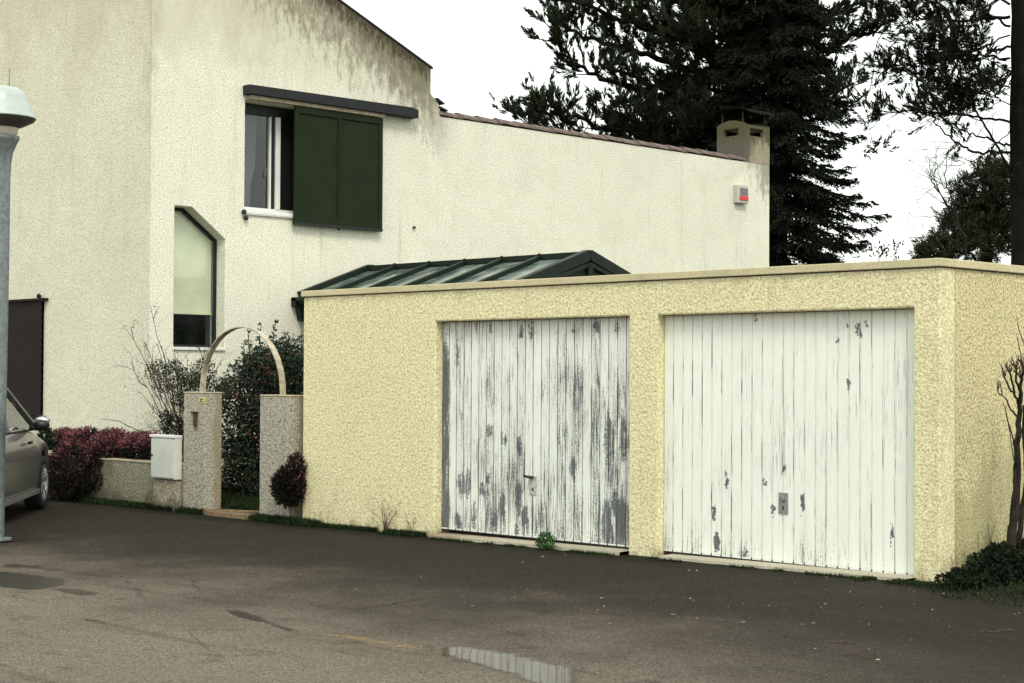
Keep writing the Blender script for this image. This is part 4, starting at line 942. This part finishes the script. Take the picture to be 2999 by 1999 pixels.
# ------------------------------------------------------------------ trees
def pine_subs(g, gb, P, n, L, tl, dens, up=.25, t0=.25, bl=.15, bw=.03, k=12, sag=0.):
    m = len(P); at_, ax = [], []
    for j in range(n):
        t = t0+(1-t0)*(j+rng.random())/n; i = min(int(t*(m-1)), m-2); p = P[i]+(P[i+1]-P[i])*rng.random(); tg = nrm(P[i+1]-P[i])
        d = nrm(tg*.6+rvec(1)[0]*np.array([1, 1, .55])+np.array([0, 0, up])); l_ = L*rng.uniform(.5, 1.15)*(1.15-.5*t)
        Q = [p]
        for q in range(4): d = nrm(d+rng.normal(size=3)*.13+np.array([0, 0, up*.35-sag])); Q.append(Q[-1]+d*l_/4)
        Q = np.array(Q); gb.tube(Q, np.linspace(.016, .006, 5)*tl, 3, False)
        c = max(2, int(l_*dens)); tt = rng.uniform(.25, 1, c); tt[0] = 1.
        for x in tt:
            f = x*4; a = min(int(f), 3); s_ = Q[a]+(Q[a+1]-Q[a])*(f-a)
            at_.append(s_+rng.normal(size=3)*.05); ax.append(nrm(Q[a+1]-Q[a])*.7+rvec(1)[0]*.65+np.array([0, 0, .55]))
    tufts(g, np.array(at_), np.array(ax), rng.uniform(.16, .30, len(at_)), k, bl, bw, .42)
def lp(P, z0, dz):
    n = len(P); return [far(u, v, z0+dz*(i/(n-1))**1.1) for i, (u, v) in enumerate(P)]

# big pine behind the chimney wall
Z = 38.
tb = far(1700, 1000, Z); T = thing('pine_tree', 'broad black pine crown rising behind the tiled wall', 'tree', (tb[0], tb[1], -.1))
g = G(); g.tube(spline([(tb[0], tb[1], -.1), far(1702, 600, Z), far(1695, 250, Z), far(1690, -60, Z), far(1680, -400, Z)], 5, .02), np.linspace(.34, .16, 21), 10); build('trunk', g, M['barkdark'], T)
g, gb = G(), G()
limbs = [([(1700, 380), (1560, 352), (1400, 330), (1260, 300), (1190, 262)], 1.0), ([(1700, 330), (1560, 320), (1420, 295), (1290, 262), (1230, 250)], -2.), ([(1700, 270), (1560, 240), (1420, 190), (1330, 150), (1258, 92)], 0.), ([(1700, 200), (1560, 150), (1430, 110), (1330, 75), (1262, 60)], 2.),
    ([(1700, 130), (1580, 90), (1450, 50), (1340, 10), (1270, -10)], -1.), ([(1700, 60), (1600, 10), (1480, -40), (1380, -80)], 1.), ([(1700, 240), (1780, 190), (1860, 140), (1950, 90), (2060, 40)], -1.), ([(1700, 150), (1800, 90), (1900, 40), (2010, -10)], 1.5),
    ([(1700, 320), (1790, 290), (1880, 240), (1960, 190)], 2.), ([(1700, 60), (1800, 0), (1920, -60)], 0.), ([(1700, 420), (1620, 360), (1540, 335), (1470, 340)], 0.), ([(1700, 100), (1660, -20), (1600, -80)], -2), ([(1700, 0), (1780, -60), (1860, -100)], -2), ([(1700, 350), (1640, 300), (1580, 290)], -3), ([(1700, 180), (1640, 130), (1540, 60)], -3), ([(1700, 380), (1600, 345), (1500, 345), (1380, 345)], 2.5), ([(1700, 300), (1600, 260), (1500, 250), (1420, 235)], 3)]
for P, dz in limbs:
    Q = spline(lp(P, Z, dz), 6, .05); gb.tube(Q, np.linspace(.10, .025, len(Q)), 6, False); ln = np.linalg.norm(Q[-1]-Q[0])
    pine_subs(g, gb, Q, int(20*ln/3.0)+8, .95, 1.2, 12., .25, .10, .18, .027, 22)
for k in range(20):
    a = rng.uniform(0, 2*math.pi); z = rng.uniform(5.6, 11.5); l_ = rng.uniform(2, 3.8); b = np.array([tb[0], tb[1], z])
    d = np.array([math.cos(a), math.sin(a), .12]); Q = spline([b, b+d*l_*.5+[0, 0, .1], b+d*l_+[0, 0, .35]], 6, .04); gb.tube(Q, np.linspace(.08, .02, len(Q)), 5, False)
    pine_subs(g, gb, Q, 22, .9, 1.2, 9.5, .22, .12, .18, .027, 20)
u1 = [(1165, 200), (1185, 178), (1175, 222), (1200, 250), (1182, 262)]
build('crown', g, M['pine'], T); build('limbs', gb, M['barkdark'], T)

# spruce to the right of the chimney
Z = 36.; tb = far(1782, 1000, Z); T = thing('spruce_tree', 'dark drooping spruce standing right behind the chimney', 'tree', (tb[0], tb[1], -.1))
g = G(); g.tube([(tb[0], tb[1], -.1), far(1784, 300, Z), far(1790, -300, Z)], [.3, .22, .12], 9); build('trunk', g, M['barkdark'], T)
g, gb = G(), G(); at_, ax, ll = [], [], []
hz = np.arange(1.2, 13.5, .21)
for z in hz:
    for k in range(9):
        a = rng.uniform(0, 2*math.pi); L = np.interp(z, [1, 3.5, 4.6, 6, 8, 10.5, 14], [3.1, 2.75, 2.35, 1.9, 1.55, 1.2, .5])*rng.uniform(.6, 1.12)
        b = np.array([tb[0], tb[1], z+rng.uniform(-.1, .1)]); d = np.array([math.cos(a), math.sin(a), 0])
        Q = spline([b, b+d*L*.4+[0, 0, -.12*L], b+d*L*.75+[0, 0, -.26*L], b+d*L+[0, 0, -.24*L]], 6, .015); gb.tube(Q, np.linspace(.03, .008, len(Q)), 4, False)
        sd_ = np.cross(d, [0, 0, 1]); nn = int(L*30)
        for j in range(nn):
            t = .12+.88*(j+rng.random())/nn; i = min(int(t*(len(Q)-1)), len(Q)-2); p = Q[i]; s_ = 1 if j % 2 else -1
            tl_ = (.50*(1-t)+.13)*rng.uniform(.7, 1.2)
            at_.append(p); ax.append(d*.75+sd_*s_*rng.uniform(.2, .9)+np.array([0, 0, -rng.uniform(.1, .75)])); ll.append(tl_)
P, Aa, Ll = np.array(at_), np.array(ax), np.array(ll)
k = 9; n = len(P); p = np.repeat(P, k, 0); a = np.repeat(nrm(Aa), k, 0); t = rng.random(n*k); r = nrm(np.cross(a, rvec(n*k)))
blades(g, p+a*(np.repeat(Ll, k)*t)[:, None], a+r*.55, rng.uniform(.06, .10, n*k), .028)
blades(g, P, Aa, Ll*1.05, .03)
build('crown', g, M['spruce'], T); build('limbs', gb, M['barkdark'], T)

# pine at the right edge, bare lower limbs
Z = 24.; tb = far(2356, 1000, Z); T = thing('pine_tree', 'tall pine with thick dark trunk at the right edge and sparse bare limbs', 'tree', (tb[0], tb[1], -.05))
s0 = .0061
g = G(); g.tube(spline([(tb[0], tb[1], -.05), far(2356, 500, Z), far(2356, 100, Z), far(2354, -300, Z)], 6, .01), np.linspace(.235, .2, 19), 14); build('trunk', g, M['barkdark'], T)
g, gb = G(), G()
LB = [([(2320, 38), (2236, 45), (2169, 50), (2120, 42), (2060, 60)], .026, .009, 16, .3), ([(2320, 107), (2279, 117), (2229, 95), (2186, 97), (2136, 103), (2086, 102)], .020, .006, 14, .25), ([(2320, 133), (2250, 128), (2200, 134), (2150, 160), (2110, 200)], .018, .006, 18, .2),
      ([(2320, 280), (2253, 269), (2203, 262), (2136, 257), (2080, 255), (2005, 262)], .020, .005, 13, .45), ([(2320, 334), (2269, 320), (2219, 300), (2176, 279), (2159, 264)], .018, .006, 3, .6), ([(2320, 350), (2236, 347), (2196, 324), (2153, 287), (2140, 262)], .022, .006, 3, .7),
      ([(2322, 398), (2279, 317), (2236, 247), (2209, 200), (2190, 120), (2205, 50)], .02, .007, 15, .3), ([(2322, 427), (2253, 414), (2203, 437), (2163, 427), (2133, 390)], .012, .003, 0, .5), ([(2320, 60), (2270, 30), (2230, 10), (2180, -10)], .02, .008, 13, .2), ([(2320, 200), (2260, 190), (2200, 210), (2150, 230)], .014, .005, 12, .3),
      ([(2320, 160), (2290, 180), (2240, 170), (2215, 200)], .012, .005, 10, .2), ([(2320, 10), (2250, -20), (2160, -30), (2080, 0), (2030, 40)], .02, .006, 16, .3), ([(2030, 60), (2010, 120), (2000, 190), (1990, 250), (2003, 330)], .008, .004, 6, .2), ([(2320, 240), (2280, 225), (2250, 240)], .010, .004, 5, .2), ([(2320, 80), (2200, 130), (2110, 150), (2050, 150)], .014, .005, 15, .35), ([(2320, 300), (2290, 330), (2230, 370), (2180, 365)], .010, .003, 2, .5)]
for j, (P, r0, r1, n, t0) in enumerate(LB):
    Q = spline(lp(P, Z+(1.5 if j == 12 else 0), rng.uniform(-1.2, 1.6)), 6, .012); gb.tube(Q, np.linspace(r0, r1, len(Q)), 5, False)
    if n: pine_subs(g, gb, Q, int(n*1.5), .42, .6, 15., .05, t0, .115, .017, 26)
    tips = []
    for k in range(7):
        i = rng.integers(3, len(Q)-1); branches(gb, tips, Q[i], nrm(Q[i+1]-Q[i])+rvec(1)[0]*.8, rng.uniform(.3, .7), .006, 1, .7, .0, 3)
tufts(g, np.array([far(2003+rng.uniform(-22, 22), 345+rng.uniform(-12, 12), Z) for _ in range(9)]), rvec(9)+[0, 0, .6], .14, 12, .11, .02, .4)
build('crown', g, M['pineR'], T); build('limbs', gb, M['barkdark'], T)

# softer green pine further off
Z = 58.; tb = far(2262, 1000, Z); T = thing('bushy_pine', 'rounded olive green pine further off behind the garage roof', 'tree', (tb[0], tb[1], -.1))
g, gb = G(), G()
gb.tube([(tb[0], tb[1], -.1), far(2265, 560, Z), far(2285, 380, Z)], [.3, .2, .06], 8)
for u, v, ru, rv, n in [(2150, 585, 45, 35, 130), (2200, 560, 60, 50, 210), (2190, 520, 40, 35, 100), (2260, 540, 60, 70, 300), (2215, 470, 35, 45, 110), (2265, 450, 50, 60, 210), (2300, 500, 50, 90, 260), (2270, 395, 30, 30, 70), (2310, 400, 40, 40, 90), (2130, 600, 30, 30, 80), (2210, 430, 18, 18, 25), (2350, 480, 60, 120, 250)]:
    c = far(u, v, Z); s_ = Z/3923; n = int(n*.8); P = c+rvec(n)*(rng.random((n, 1))**.4)*1.06*np.array([ru*s_, ru*s_, rv*s_]); tufts(g, P, rvec(n)+[0, 0, .6], .40, 22, .28, .03, .7)
    q = far(2275, v+60, Z); gb.tube(spline([q, (q+c)/2, c], 4, .05), np.linspace(.07, .02, 9), 4, False)
build('trunk', gb, M['barkdark'], T); build('crown', g, M['farpine'], T)
# thin bare tree and shrub tips over the garage roof
Z = 50.; tb = far(2215, 1000, Z); T = thing('bare_tree', 'thin bare tree with arching twigs in front of the far pine', 'tree', (tb[0], tb[1], -.1))
g = G(); tips = []; g.tube(spline([(tb[0], tb[1], -.1), far(2225, 620, Z), far(2190, 470, Z)], 5, .03), np.linspace(.05, .03, 11), 6, False)
for P in ([(2200, 520), (2160, 440), (2128, 385)], [(2195, 500), (2150, 430), (2138, 400), (2135, 365)], [(2190, 470), (2170, 400), (2180, 340)], [(2210, 560), (2150, 545), (2105, 545)], [(2205, 540), (2160, 500), (2120, 500)]):
    Q = spline(lp(P, Z, rng.uniform(-1, 1)), 5, .02); g.tube(Q, np.linspace(.025, .008, len(Q)), 4, False)
    for k in range(9):
        i = rng.integers(1, len(Q)-1); branches(g, tips, Q[i], nrm(Q[i+1]-Q[i])+rvec(1)[0]*.7, rng.uniform(.5, 1.2), .008, 1, .6, .05, 3)
build('trunk', g, M['bark'], T)
Z = 30.
for u, v, lab in [(2015, 600, 'leafy shrub tip poking over the garage roof beside the spruce'), (2055, 600, 'narrow pointed shrub top over the garage roof, right of the leafy tip')]:
    b = far(u, 700, Z); T = thing('background_shrub', lab, 'shrub', (b[0], b[1], -.1)); g, gl = G(), G(); tips = []
    for k in range(7 if u < 2030 else 4):
        e = far(u+rng.uniform(-25, 25) if u < 2030 else u+rng.uniform(-6, 12), rng.uniform(560, 600) if u < 2030 else rng.uniform(555, 590), Z); q = np.array([b[0]+rng.normal()*.2, b[1]+rng.normal()*.2, -.1])
        Q = spline([q, (q+e)/2+rvec(1)[0]*.1, e], 6, .01); g.tube(Q, np.linspace(.015, .004, len(Q)), 4, False)
        I = rng.integers(6, len(Q), 46); blades(gl, Q[I]+rng.normal(size=(46, 3))*.04, rvec(46)+[0, 0, .5], rng.uniform(.06, .12, 46), .035, .1)
    build('stems', g, M['twig'], T); build('leaves', gl, M['ivy'], T)
